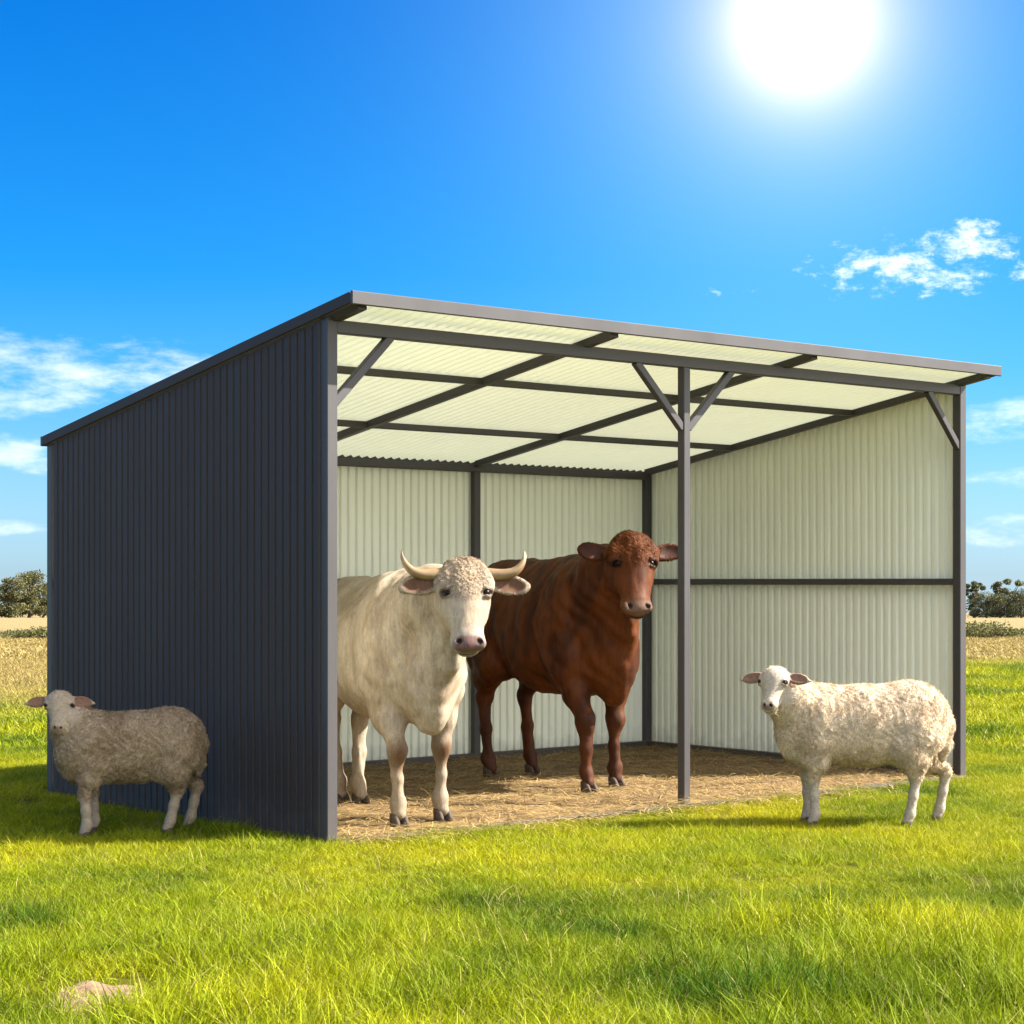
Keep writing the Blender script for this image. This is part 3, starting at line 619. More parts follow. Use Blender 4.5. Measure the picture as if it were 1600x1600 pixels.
def cattle(name, ff, hf, z0, poll, hd_cam, pitch, S, col, horns, rump=0.0, hs=1.0, seed=0, vw=1.14):
    """ff/hf: (left, right) foot spots in the world; poll: world point of the top of the head"""
    root, loc, vec, wb = setup(name, ff, hf, z0)
    FL, FRt = loc((*ff[0][:2], z0)), loc((*ff[1][:2], z0)); HL, HR = loc((*hf[0][:2], z0)), loc((*hf[1][:2], z0))
    hd = vec(RT*hd_cam[0]+FW*hd_cam[1]); M3 = frame_from(hd, pitch); p0 = loc(poll)
    p0 = p0 - M3@np.array([-.045, 0, -.05])*hs
    def Hp(u, v, w_): return p0+M3@(np.array([u, v*vw, w_])*hs)
    xf = wb/2; xs_ = wb/1.05                      # stretch along the body
    def B(x, y, z): return np.array([x*xs_, y*S, z*S])
    f = SDF((-1.02*xs_-.1, -.58, -.02), (max(1.12, p0[0]+.25), .58, max(1.62*S, p0[2]+.2)), .0085)
    lo_y = min(-.45*S, p0[1]-.45); hi_y = max(.45*S, p0[1]+.45)
    f = SDF((-.98*xs_-.08, lo_y, -.01), (max(.95*xs_, p0[0]+.30), hi_y, max(1.55*S, p0[2]+.16)), .0085)
    E = f.ell; k = .10
    E(B(.36, 0, .96), (.30*xs_, .27*S, .41*S), k=k); E(B(.02, 0, .93), (.50*xs_, .325*S, .39*S), k=k); E(B(-.34, 0, 1.0+rump*.5), (.38*xs_, .29*S, .35*S), k=k)
    E(B(-.60, 0, 1.10+rump), (.27*xs_, .24*S, .24*S), k=k); E(B(.30, 0, 1.24), (.32, .11*S, .15*S), k=.12); E(B(-.1, 0, 1.26+rump*.5), (.55*xs_, .10*S, .09*S), k=.12)
    for s_ in (-1, 1):
        E(B(.40, s_*.17, .98), (.17, .12*S, .34*S), k=.09); E(B(.44, s_*.16, .80), (.15, .11*S, .20*S), k=.06)
        E(B(-.55, s_*.16, .92+rump*.5), (.24, .13*S, .33*S), k=.08); E(B(-.52, s_*.19, 1.25+rump), (.07, .06, .05), k=.07)
    E(B(.60, 0, .80), (.19, .17*S, .25*S), k=.08); E(B(.66, 0, .68), (.13, .085*S, .18*S), k=.07)
    # neck towards the head
    nb = Hp(.13, 0, -.15); nb2 = Hp(.24, 0, -.16); a0 = B(.42, 0, 1.08); mid = (a0+nb)/2+np.array([0, 0, .03])
    f.cone(a0, mid, .26*S, .205*S, .10); f.cone(mid, nb, .205*S, .125*hs, .08); f.cone(B(.42, 0, 1.22), nb+np.array([0, 0, .05]), .13*S, .10*hs, .10)
    f.cone(B(.62, 0, .80), nb2, .14*S, .075*hs, .09)
    # folds of skin under the throat
    dm = (B(.66, 0, .72)+nb2)/2; f.cone(B(.70, 0, .72), dm+np.array([.07, 0, -.05]), .035, .03, .06); f.cone(dm+np.array([.07, 0, -.05]), nb2, .03, .02, .06)
    f.chain([(B(.66, 0, .56), .05*S), (B(.755, 0, .74), .045*S), (B(.80, 0, .90), .035*S), ((B(.80, 0, .95)+nb2)/2, .03*S)], .05)
    for s_ in (-1, 1): f.ell(B(.56, s_*.115, .80), (.11, .075*S, .17*S), k=.035); f.ell(B(.30, s_*.235, 1.02), (.05, .035, .20*S), k=.04)
    # head
    H = lambda c, r, k=.03, sub=False: f.ell(Hp(*c), np.array(r)*hs*np.array([1, vw if not sub else 1, 1]), M3, k*hs, sub)
    HC = lambda a, b, ra, rb, k=.04: [f.cone(Hp(a[0], q*.10*(vw-1)/vw, a[2]), Hp(b[0], q*.07*(vw-1)/vw, b[2]), ra*hs, rb*hs, k*hs) for q in (-1, 1)]
    H((.085, 0, -.085), (.125, .112, .085), .05); H((.015, 0, -.075), (.06, .098, .075), .05)
    HC((.13, 0, -.085), (.40, 0, -.072), .102, .066); HC((.16, 0, -.16), (.42, 0, -.125), .078, .042)
    for s_ in (-1, 1):
        H((.21, s_*.064, -.135), (.12, .048, .080), .05); H((.145, s_*.098, -.045), (.042, .026, .030), .035); H((.28, s_*.058, -.06), (.10, .022, .03), .04)
        H((.085, s_*.10, -.05), (.05, .025, .035), .05)
    H((.445, 0, -.070), (.060, .082, .055), .04); H((.465, 0, -.035), (.030, .058, .026), .03); H((.455, 0, -.125), (.045, .050, .030), .03)
    for s_ in (-1, 1):
        H((.462, s_*.055, -.035), (.030, .026, .026), .02)
        H((.455, s_*.046, -.006), (.017, .014, .022), .012, True);
    H((.497, 0, -.10), (.030, .075, .0045), .014, True)
    eyes = []
    for s_ in (-1, 1):
        dv = M3@np.array([0, s_*.87, .49]); cc_ = Hp(.172, 0, -.085); ec = f.surf(cc_, dv, .22); eyes.append((s_, ec, dv)); f.lids(ec, dv, M3[:, 0]+.25*s_*M3[:, 1], .0205*hs)
    # ears: cupped leaves held out sideways
    ears = []
    for s_ in (-1, 1):
        base = Hp(.085, s_*.112, -.085); tip = Hp(.118 if horns else .060, s_*(.300 if horns else .278), -.075); ax = tip-base; L = np.linalg.norm(ax); ax /= L
        nn = M3[:, 2]+.15*M3[:, 0]; nn -= ax*(nn@ax); nn /= np.linalg.norm(nn); bb = np.cross(nn, ax); EM = np.stack([ax, bb, nn], 1); c = (base+tip)/2
        f.ell(c, (L*.50, .058*hs, .019*hs), EM, .02*hs); f.cone(base-ax*.02, base+ax*.04, .034*hs, .030*hs, .03*hs)
        f.ell(c+nn*.017*hs, (L*.40, .043*hs, .014*hs), EM, .008, True); ears.append((c, EM, L))
    # legs
    for s_, ft in ((1, FL), (-1, FRt)):
        top = B(.42, s_*.175, .78); kn = np.array([ft[0]-.01, ft[1]*.75+top[1]*.25, .40*S]); top2 = (top+kn)/2+np.array([-.01, s_*.008, .0])
        f.chain([(top, .13*S), (top2, .080*S), (kn+np.array([0, 0, .04]), .053*S)], .05); f.ell(kn, (.054*S, .050*S, .065*S), k=.04)
        fe = ft+np.array([-.012, 0, .115]); f.chain([(kn, .046*S), ((kn+fe)/2, .034*S), (fe, .037*S)], .03); f.ell(fe, (.045, .040, .045), k=.03); f.cone(fe, ft+np.array([.012, 0, .055]), .034, .040, .03)
    for s_, ft in ((1, HL), (-1, HR)):
        hip = B(-.52, s_*.16, .92); st = B(-.40, s_*.19, .74); hk = np.array([ft[0]-.075, ft[1]*.8+s_*.16*.2, .49*S])
        f.chain([(hip, .17*S), (st, .13*S)], .08); g_ = (st+hk)/2+np.array([-.015, 0, .03]); f.chain([(st, .13*S), (g_, .085*S), (hk+np.array([.015, 0, .03]), .050*S)], .05); f.cone(hip+np.array([-.10, 0, -.1]), g_+np.array([-.05, 0, 0]), .10*S, .055*S, .06)
        f.ell(hk+np.array([.005, 0, 0]), (.052, .038, .062), k=.03); f.cone(hk+np.array([-.045, 0, .015]), hk+np.array([-.03, 0, .12]), .02, .018, .03)
        fe = ft+np.array([-.015, 0, .12]); f.chain([(hk, .044*S), ((hk+fe)/2, .035*S), (fe, .038*S)], .03); f.ell(fe, (.046, .040, .046), k=.03); f.cone(fe, ft+np.array([.012, 0, .055]), .035, .041, .03)
    tx = -.86*xs_; f.chain([(B(-.80, 0, 1.22+rump), .045), (np.array([tx-.03, .01, 1.12*S]), .032), (np.array([tx-.05, .02, .80*S]), .020), (np.array([tx-.04, .03, .55*S]), .030), (np.array([tx-.03, .03, .38*S]), .012)], .03)
    f.noise(.0035, 9, seed); f.noise(.0014, 26, seed+2)
    V, Q = f.mesh(); nrm_ = vnormals(V, Q); V = V+nrm_*(fbm(V, 4.5, seed+3, 2, (1, 1, .7))*.0045)[:, None]; hl = (V-p0)@M3/hs/np.array([1, vw, 1])
    ax_n = (nb-a0)/np.linalg.norm(nb-a0); tn = (V-a0)@ax_n/np.linalg.norm(nb-a0); nm = smooth01(tn*3+.6)*smooth01((1.05-tn)*3)*smooth01((hl[:, 0]*0+1))*(V[:, 2] > .5*S)*(np.linalg.norm(hl-np.array([.2, 0, -.08]), axis=1) > .22)
    fold = np.sin(tn*34+V[:, 2]*9+np.sin(V[:, 2]*13+seed)*1.4)*nm*smooth01((np.abs(V[:, 1])*6))
    curlm = smooth01(blob(hl, (.05, 0, -.03), (.15, .12, .10))*1.5)
    cur = np.sin(V[:, 1]*150+2.5*np.sin(V[:, 2]*70))*np.sin(V[:, 2]*140+2*np.sin(V[:, 1]*60)+V[:, 0]*50)
    V = V+nrm_*(fold*.0045+cur*curlm*.0045)[:, None]
    # creases behind the shoulder, before the thigh and at the neck base
    dsp = np.zeros(len(V)); side = smooth01(np.abs(V[:, 1])*9-.5)
    for line, dep, wd in (([(.22, 1.26), (.17, 1.0), (.24, .78), (.36, .68)], .013, .035), ([(-.34, 1.18), (-.30, .98), (-.24, .80)], .014, .045), ([(.56, 1.22), (.55, 1.02), (.60, .86)], .012, .035), ([(.48, .96), (.40, .84), (.50, .74)], .010, .03), ([(-.62, 1.0), (-.56, .82), (-.60, .66)], .010, .04), ([(.02, 1.22), (.03, .95), (.0, .72)], .004, .03), ([(-.10, 1.22), (-.09, .95), (-.12, .72)], .004, .03)):
        pl = [np.array([a*xs_, b*S]) for a, b in line]; q = V[:, [0, 2]]; dm_ = np.full(len(V), 9.0)
        for a, b in zip(pl[:-1], pl[1:]):
            ab = b-a; t = np.clip(((q-a)@ab)/(ab@ab), 0, 1); dm_ = np.minimum(dm_, np.linalg.norm(q-a-t[:, None]*ab, axis=1))
        dsp -= dep*np.exp(-(dm_/wd)**2)*side - dep*.45*np.exp(-((dm_-wd*2)/wd)**2)*side
    # bony knees, tendons down the shanks
    for ft in (FL, FRt, HL, HR):
        q = V-ft; near_ = (np.abs(q[:, 1]) < .07)*(np.abs(q[:, 0]) < .10)*smooth01((.36*S-V[:, 2])*14)*smooth01((V[:, 2]-.13)*20)
        an = np.arctan2(q[:, 1], q[:, 0]+.01); dsp += near_*.0035*np.cos(2*an+.6)
    dsp *= (np.linalg.norm(hl-np.array([.2, 0, -.08]), axis=1) > .26)
    V = V+nrm_*dsp[:, None]
    nrm_ = vnormals(V, Q)
    # colour patches
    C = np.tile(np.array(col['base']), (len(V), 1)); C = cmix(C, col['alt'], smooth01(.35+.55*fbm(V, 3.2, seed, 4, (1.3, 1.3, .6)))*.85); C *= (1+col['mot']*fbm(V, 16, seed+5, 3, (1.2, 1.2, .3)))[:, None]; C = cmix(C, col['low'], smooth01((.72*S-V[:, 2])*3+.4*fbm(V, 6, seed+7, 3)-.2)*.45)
    dk = .5+.5*np.sin(V[:, 0]*7+np.sin(V[:, 2]*9)*1.5+seed); 
    kn_m = np.zeros(len(V)); kn_y = lambda ft: ft[1]*.8+.035*np.sign(ft[1])
    for ft in (FL, FRt): kn_m = np.maximum(kn_m, blob(V, (ft[0]+.045, kn_y(ft), .385*S), (.085, .08, .10)))
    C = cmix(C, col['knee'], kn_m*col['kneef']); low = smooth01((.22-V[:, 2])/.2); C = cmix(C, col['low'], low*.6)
    mz = blob(hl, (.468, 0, -.030), (.047, .068, .050)); C = cmix(C, col['ring'], smooth01(blob(hl, (.455, 0, -.07), (.085, .11, .10))*1.4)*col['ringf']); C = cmix(C, col['muzzle'], smooth01(mz*2.2))
    for s_ in (-1, 1):
        C = cmix(C, (.02, .01, .008), smooth01(blob(hl, (.458, s_*.046, -.010), (.019, .014, .026))*2.2)); ec = [e for e in eyes if e[0] == s_][0][1]; C = cmix(C, col['rim'], smooth01((.040*hs-np.linalg.norm((V-ec)@M3*np.array([1.05, .85, .85]), axis=1))*70)*.9)
        c_, EM_, L_e = ears[0 if s_ < 0 else 1]; q = (V-c_)@EM_; e_m = smooth01((1.0-np.sqrt((q[:, 0]/(L_e*.43))**2+(q[:, 1]/(.047*hs))**2))*5)*(np.abs(q[:, 2]) < .03)*(nrm_@EM_[:, 2] > .2); C = cmix(C, col['ear'], e_m*.9)
    C = cmix(C, [c*.35 for c in col['muzzle']], smooth01(blob(hl, (.492, 0, -.10), (.03, .072, .010))*2)*.9)
    fh = smooth01(blob(hl, (.07, 0, -.03), (.16, .12, .09))*1.3); C = cmix(C, col['curl'], fh*.5)
    C *= (1+.05*rng.standard_normal(len(V)))[:, None]; C = np.clip(C, 0, 1)
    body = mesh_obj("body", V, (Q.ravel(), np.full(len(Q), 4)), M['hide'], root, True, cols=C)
    # short coat of hair
    wt = np.ones(len(V)); wt[mz > .3] = 0; wt[V[:, 2] < .06] = 0
    for e in eyes: wt[np.linalg.norm(V-e[1], axis=1) < .030] = 0
    wt *= 1+1.6*smooth01((.55-np.linalg.norm(hl-np.array([.2, 0, 0]), axis=1))*4)
    cnt = 150000; P, Nn, fi = tri_samples(V, Q, cnt, wt); h_ = (P-p0)@M3/hs/np.array([1, vw, 1]); C2 = C[Q[fi, 0]]
    flow = np.tile(np.array([-.8, 0, -.75]), (cnt, 1)); ish = (np.linalg.norm(h_-np.array([.22, 0, -.08]), axis=1) < .33)
    flow[ish] = M3[:, 0]*.9+np.stack([0*h_[ish, 0]]*3, 1); cu = smooth01(blob(h_, (.06, 0, -.03), (.17, .12, .10))*1.6)
    flow = flow*(1-cu[:, None]*.75)+rng.normal(0, 1, (cnt, 3))*(.16+.9*cu)[:, None]
    flow -= Nn*(flow*Nn).sum(1)[:, None]; flow /= np.linalg.norm(flow, axis=1, keepdims=True)+1e-9
    Tn = flow+Nn*(.22+.45*cu)[:, None]; Tn /= np.linalg.norm(Tn, axis=1, keepdims=True); L = rng.uniform(.008, .017, cnt)*(1+.5*cu)
    cl_ = np.sin(P[:, 0]*70+3*np.sin(P[:, 2]*40))*np.sin(P[:, 2]*25+2*np.sin(P[:, 0]*55)+P[:, 1]*60); cl_ = fbm(P, 22, seed+9, 3, (1.5, 1.5, .35)); cc = C2*(rng.uniform(.62, 1.38, cnt)*np.clip(1+1.7*col['mot']*cl_, .4, 1.7)*(1+.30*cu))[:, None]; Vh, lo, si, Ch = ribbons(P-Nn*.001, Tn, Nn, L, np.full(cnt, .0034), np.clip(cc, 0, 1), 1 if False else 2, -Nn*(L*.35)[:, None])  # forehead curls lightened in colour to offset their self-shadowing
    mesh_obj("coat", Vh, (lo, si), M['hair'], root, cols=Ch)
    for ft in (FL, FRt, HL, HR): hoof(root, ft+np.array([.012, 0, -.002]), 1.05, (1, 0), M['hoof'])
    for s_, ec, dv in eyes:
        eyeball(root, ec-dv*.0165*hs, .0225*hs)
    if horns:
        for s_ in (-1, 1):
            k_ = MB(); path = [(.035, .075, -.075), (.045, .13, -.07), (.050, .18, -.06), (.042, .225, -.05), (.018, .252, -.04), (-.018, .272, -.035), (-.056, .280, -.035), (-.080, .278, -.037)]
            rr_ = [.036, .033, .030, .026, .021, .015, .009, .003]; P3 = [Hp(a, s_*b, c) for a, b, c in path]
            PP = []; RR = []
            for i in range(len(P3)-1):
                for t in (0, .34, .67): PP.append(P3[i]*(1-t)+P3[i+1]*t); RR.append(rr_[i]*(1-t)+rr_[i+1]*t)
            PP.append(P3[-1]); RR.append(rr_[-1])
            for _ in range(2): PP = [PP[0]]+[(PP[i-1]+2*PP[i]+PP[i+1])/4 for i in range(1, len(PP)-1)]+[PP[-1]]
            k_.tube(PP, RR, 16); q = np.repeat(np.linspace(0, 1, len(PP)), 16); base_c = np.array([.21, .135, .065]); C_ = base_c*(1-.0*q[:, None])
            C_ = np.where(q[:, None] > .72, np.array([.12, .08, .05]), C_) if s_ < 0 else np.where(q[:, None] > .8, np.array([.32, .26, .18]), C_)
            k_.build("horn", M['horn'], root, True, cols=C_)
    return root

Z0 = .028
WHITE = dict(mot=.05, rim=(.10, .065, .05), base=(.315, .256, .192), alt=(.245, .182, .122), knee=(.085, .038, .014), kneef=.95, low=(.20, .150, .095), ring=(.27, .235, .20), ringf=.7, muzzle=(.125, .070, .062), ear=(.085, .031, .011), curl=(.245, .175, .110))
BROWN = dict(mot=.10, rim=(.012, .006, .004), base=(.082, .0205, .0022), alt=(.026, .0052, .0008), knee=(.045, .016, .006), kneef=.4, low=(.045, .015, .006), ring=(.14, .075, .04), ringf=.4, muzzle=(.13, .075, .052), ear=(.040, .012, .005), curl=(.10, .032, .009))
a_ = cattle("cow", (G(690, 1288), G(622, 1297)), (G(562, 1263), G(532, 1261)), Z0, AT(724, 872, 10.25), (.16, -1), R(66), .985, WHITE, True, 0, .98, 1, 1.20)
tag(a_, "cream white horned cow with pinkish muzzle standing in the shed beside the left corner post", "cow")
b__ = cattle("cow", (G(961, 1235), G(918, 1243)), (G(830, 1214), G(765, 1219)), Z0, AT(985, 832, 11.95), (.17, -1), R(68), 1.065, BROWN, False, .03, 1.0, 4, 1.22)
tag(b__, "hornless reddish brown cow standing behind the white one under the shed roof", "cow")

def sheep(ff, hf, poll, hd_cam, pitch, S, woolc, facec, seed=0, hs=1.0, xl=.93, vw=1.2, dx=.035):
    z0 = .0; root, loc, vec, wb = setup("sheep", ff, hf, z0)
    FL, FRt = loc((*ff[0][:2], z0)), loc((*ff[1][:2], z0)); HL, HR = loc((*hf[0][:2], z0)), loc((*hf[1][:2], z0))
    hd = vec(RT*hd_cam[0]+FW*hd_cam[1]); M3 = frame_from(hd, pitch); p0 = loc(poll)-M3@np.array([-.02, 0, -.03])*hs
    def Hp(u, v, w_): return p0+M3@(np.array([u, v*vw, w_])*hs)
    xs_ = S*xl
    def B(x, y, z): return np.array([(x+dx)*xs_, y*S, z*S])
    f = SDF((-.62*S, min(-.26, p0[1]-.24), -.01), (max(.56*S, p0[0]+.2), max(.26, p0[1]+.24), max(.86*S, p0[2]+.08)), .0055); E = f.ell
    E(B(.26, 0, .555), (.21*S, .175*S, .225*S), k=.06); E(B(-.02, 0, .575), (.36*S, .195*S, .205*S), k=.06); E(B(-.29, 0, .60), (.215*S, .18*S, .20*S), k=.06)
    E(B(-.38, 0, .56), (.11*S, .15*S, .16*S), k=.06); E(B(-.03, 0, .47), (.30*S, .16*S, .14*S), k=.06); E(B(.38, 0, .52), (.12*S, .13*S, .17*S), k=.06)
    nb = Hp(.055, 0, -.095); a0 = B(.30, 0, .60); mid = (a0+nb)/2+np.array([.01, 0, -.005])
    f.cone(a0, mid, .175*S, .128*S, .06); f.cone(mid, nb, .128*S, .072*S, .05)
    H = lambda c, r, k=.02, sub=False: f.ell(Hp(*c), np.array(r)*hs*np.array([1, vw if not sub else 1, 1]), M3, k*hs, sub)
    H((.055, 0, -.050), (.070, .060, .052), .03); [(f.cone(Hp(.06, q*.008, -.055), Hp(.195, q*.006, -.052), .055*hs, .033*hs, .03), f.cone(Hp(.08, q*.01, -.095), Hp(.20, q*.006, -.075), .042*hs, .022*hs, .03)) for q in (-1, 1)]
    H((.208, 0, -.052), (.030, .031, .029), .02); H((.222, 0, -.078), (.020, .024, .014), .012)
    for s_ in (-1, 1):
        H((.080, s_*.052, -.034), (.022, .014, .016), .02); H((.218, s_*.013, -.030), (.010, .006, .009), .005, True)
        base = Hp(.040, s_*.052, -.055); tip = Hp(.058, s_*.158, -.060); ax = tip-base; L = np.linalg.norm(ax); ax /= L; nn = M3[:, 2].copy(); nn -= ax*(nn@ax); nn /= np.linalg.norm(nn); EM = np.stack([ax, np.cross(nn, ax), nn], 1); c = (base+tip)/2
        f.ell(c-ax*L*.06, (L*.46, .034*hs, .012*hs), EM, .012); f.cone(base+ax*L*.5, base+ax*L*1.0, .018*hs, .006*hs, .015); f.cone(base-ax*.01, base+ax*.02, .018*hs, .018*hs, .015); f.ell(c+nn*.011*hs, (L*.40, .022*hs, .0085*hs), EM, .004, True)
    H((.240, 0, -.066), (.022, .028, .0035), .006, True)
    eyes = []
    for s_ in (-1, 1):
        dv = M3@np.array([0, s_*.92, .39]); ec = f.surf(Hp(.090, 0, -.055), dv, .12); eyes.append((ec, dv)); f.lids(ec, dv, M3[:, 0]+.25*s_*M3[:, 1], .0112*hs)
    for s_, ft in ((1, FL), (-1, FRt)):
        top = B(.28, s_*.10, .46); kn = np.array([ft[0]+.004, ft[1]*.8+top[1]*.2, .265*S]); f.chain([(top, .095*S), ((top+kn)/2, .066*S), (kn+np.array([0, 0, .025]), .034*S)], .03); f.ell(kn, (.031, .028, .038), k=.02)
        fe = ft+np.array([-.006, 0, .075]); f.chain([(kn, .029), ((kn+fe)/2, .0245), (fe, .0265)], .02); f.cone(fe, ft+np.array([.010, 0, .03]), .026, .027, .02)
    for s_, ft in ((1, HL), (-1, HR)):
        hip = B(-.31, s_*.10, .52); st = B(-.25, s_*.11, .43); hk = np.array([ft[0]-.042, ft[1]*.85+s_*.10*.15, .275*S]); g_ = (st+hk)/2+np.array([-.012, 0, .01])
        f.chain([(hip, .125*S), (st, .10*S), (g_, .076*S), (hk+np.array([.008, 0, .02]), .034*S)], .04); f.ell(hk, (.031, .023, .036), k=.02); f.cone(hip+np.array([-.07, 0, -.04]), g_+np.array([-.012, 0, .03]), .07*S, .050*S, .05)
        fe = ft+np.array([-.008, 0, .075]); f.chain([(hk, .029), ((hk+fe)/2, .0255), (fe, .027)], .02); f.cone(fe, ft+np.array([.010, 0, .03]), .026, .028, .02)
    f.chain([(B(-.47, 0, .64), .045*S), (B(-.505, 0, .56), .046*S), (B(-.50, 0, .44), .034*S), (B(-.49, 0, .37), .020*S)], .03)
    V, Q = f.mesh(); hl = (V-p0)@M3/hs/np.array([1, vw, 1]); nrm_ = vnormals(V, Q)
    face = smooth01((.155-np.sqrt(((hl-np.array([.11, 0, -.045]))*np.array([.95, 1.15, 1.45]))**2 @ np.ones(3)))*14); ear = smooth01((np.abs(hl[:, 1])-.056)*60)*(np.abs(hl[:, 0]-.045) < .042)*(np.abs(hl[:, 2]+.055) < .030)
    bare_leg = smooth01((.285*S-V[:, 2])*18)
    bare = np.maximum(np.maximum(face, ear), bare_leg); wm = 1-bare
    # woolly lumps
    lump = (np.sin(V[:, 0]*95+3*np.sin(V[:, 2]*31))*np.sin(V[:, 2]*88+2*np.sin(V[:, 0]*27))*np.sin(V[:, 1]*90+seed)+.6*np.sin(V[:, 0]*41+V[:, 2]*37)*np.sin(V[:, 1]*43+V[:, 0]*17))
    V = V+nrm_*(lump*.004*wm)[:, None]
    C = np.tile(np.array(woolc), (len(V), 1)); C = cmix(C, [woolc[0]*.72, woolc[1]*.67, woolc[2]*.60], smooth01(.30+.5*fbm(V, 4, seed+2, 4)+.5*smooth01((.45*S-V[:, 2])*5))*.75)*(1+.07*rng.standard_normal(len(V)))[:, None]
    C = cmix(C, facec, face); C = cmix(C, [c*.9 for c in facec], bare_leg); C = cmix(C, facec, ear)
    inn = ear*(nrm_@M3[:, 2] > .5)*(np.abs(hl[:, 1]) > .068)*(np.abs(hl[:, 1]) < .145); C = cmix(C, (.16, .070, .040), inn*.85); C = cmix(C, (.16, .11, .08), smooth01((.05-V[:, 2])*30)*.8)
    C = cmix(C, (.16, .10, .085), smooth01(blob(hl, (.221, 0, -.040), (.020, .026, .020))*1.9)*.85)
    for s_ in (-1, 1): C = cmix(C, (.02, .012, .01), smooth01(blob(hl, (.217, s_*.013, -.030), (.010, .008, .010))*2)*.9)
    for ec, dv in eyes: C = cmix(C, (.035, .022, .016), smooth01((.021*hs-np.linalg.norm((V-ec)@M3*np.array([1.1, .85, .85]), axis=1))*120)*.85)
    C = cmix(C, (.10, .06, .05), smooth01(blob(hl, (.232, 0, -.066), (.02, .028, .006))*2)*.7); C = np.clip(C, 0, 1)
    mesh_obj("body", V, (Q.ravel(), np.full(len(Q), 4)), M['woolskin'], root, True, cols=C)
    cnt = 100000; P, Nn, fi = tri_samples(V, Q, cnt, wm**2+1e-6); cc = C[Q[fi, 0]]; cell = P*58
    swirl = np.stack([np.sin(cell[:, 1]*1.7+cell[:, 2]), np.sin(cell[:, 2]*1.3+cell[:, 0]), np.sin(cell[:, 0]*1.9+cell[:, 1])-.8], -1)
    flow = swirl+rng.normal(0, .55, (cnt, 3)); flow -= Nn*(flow*Nn).sum(1)[:, None]; flow /= np.linalg.norm(flow, axis=1, keepdims=True)+1e-9
    Tn = flow*.75+Nn*.65; Tn /= np.linalg.norm(Tn, axis=1, keepdims=True); L = rng.uniform(.010, .024, cnt)*S
    cc = np.clip(cc*rng.uniform(.75, 1.3, cnt)[:, None], 0, 1)
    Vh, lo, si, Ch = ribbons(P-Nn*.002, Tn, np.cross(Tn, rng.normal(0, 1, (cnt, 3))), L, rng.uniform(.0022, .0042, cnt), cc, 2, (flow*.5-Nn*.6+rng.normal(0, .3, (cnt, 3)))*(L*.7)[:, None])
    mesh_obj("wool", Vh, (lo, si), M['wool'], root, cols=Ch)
    bw = bare.copy()
    for ec, dv in eyes: bw[np.linalg.norm(V-ec, axis=1) < .017] = 0
    cnt = 26000; P, Nn, fi = tri_samples(V, Q, cnt, bw+1e-6); cc = np.clip(C[Q[fi, 0]]*rng.uniform(.85, 1.12, cnt)[:, None], 0, 1); h_ = (P-p0)@M3
    flow = np.where((h_[:, 0] > -.1)[:, None]*(np.linalg.norm(h_, axis=1) < .3)[:, None], M3[:, 0][None], np.array([[0, 0, -1.0]]))+rng.normal(0, .25, (cnt, 3)); flow -= Nn*(flow*Nn).sum(1)[:, None]; flow /= np.linalg.norm(flow, axis=1, keepdims=True)+1e-9
    Tn = flow+Nn*.25; Tn /= np.linalg.norm(Tn, axis=1, keepdims=True); L = rng.uniform(.004, .008, cnt); Vh, lo, si, Ch = ribbons(P-Nn*.001, Tn, Nn, L, np.full(cnt, .0018), cc, 2, -Nn*(L*.3)[:, None])
    mesh_obj("face_hair", Vh, (lo, si), M['hair'], root, cols=Ch)
    for ft in (FL, FRt, HL, HR): hoof(root, ft+np.array([.008, 0, -.002]), .66, (1, 0), M['hoof'])
    for ec, dv in eyes: eyeball(root, ec-dv*.0088*hs, .0120*hs)
    return root
o = sheep((G(1272, 1293), G(1261, 1286)), (G(1420, 1293), G(1466, 1284)), AT(1213, 1038, 10.62), (-.46, -.9), R(58), 1.0, (.66, .54, .40), (.40, .335, .265), 1, 1.07)
tag(o, "cream woolly sheep standing in the sun in front of the right end of the shed", "sheep")
o = sheep((G(134, 1311), G(146, 1303)), (G(264, 1304), G(296, 1297)), AT(94, 1076, 10.2), (.12, -1), R(60), .845, (.35, .265, .175), (.33, .26, .185), 3, .95, .88)
tag(o, "smaller sheep with dull brown wool standing in the shade by the dark side wall", "sheep")

# ------------------------------------------------------------------ far trees and scrub
def leafball(cx, cy, cz, rx, ry, rz, cnt, size, c1, c2):
    d = rng.normal(0, 1, (cnt, 3)); d /= np.linalg.norm(d, axis=1, keepdims=True); rr_ = rng.uniform(.25, 1.1, cnt)**.6*(1+.35*np.sin(d[:, 0]*5+cx)*np.sin(d[:, 1]*6+cy)*np.cos(d[:, 2]*4+cz))
    P = np.array([cx, cy, cz])+d*rr_[:, None]*np.array([rx, ry, rz]); a = rng.normal(0, 1, (cnt, 3)); a /= np.linalg.norm(a, axis=1, keepdims=True); b = np.cross(a, rng.normal(0, 1, (cnt, 3))); b /= np.linalg.norm(b, axis=1, keepdims=True)
    s = (rng.uniform(.5, 1.2, cnt)*size)[:, None]; V = np.stack([P-a*s*.5, P+b*s*.32, P+a*s*.5, P-b*s*.32], 1).reshape(-1, 3)
    P_ = P; V = V + rng.normal(0, .0, 3); t = rng.random(cnt)[:, None]; C = np.array(c1)*(1-t)+np.array(c2)*t; return V, np.repeat(C, 4, axis=0)
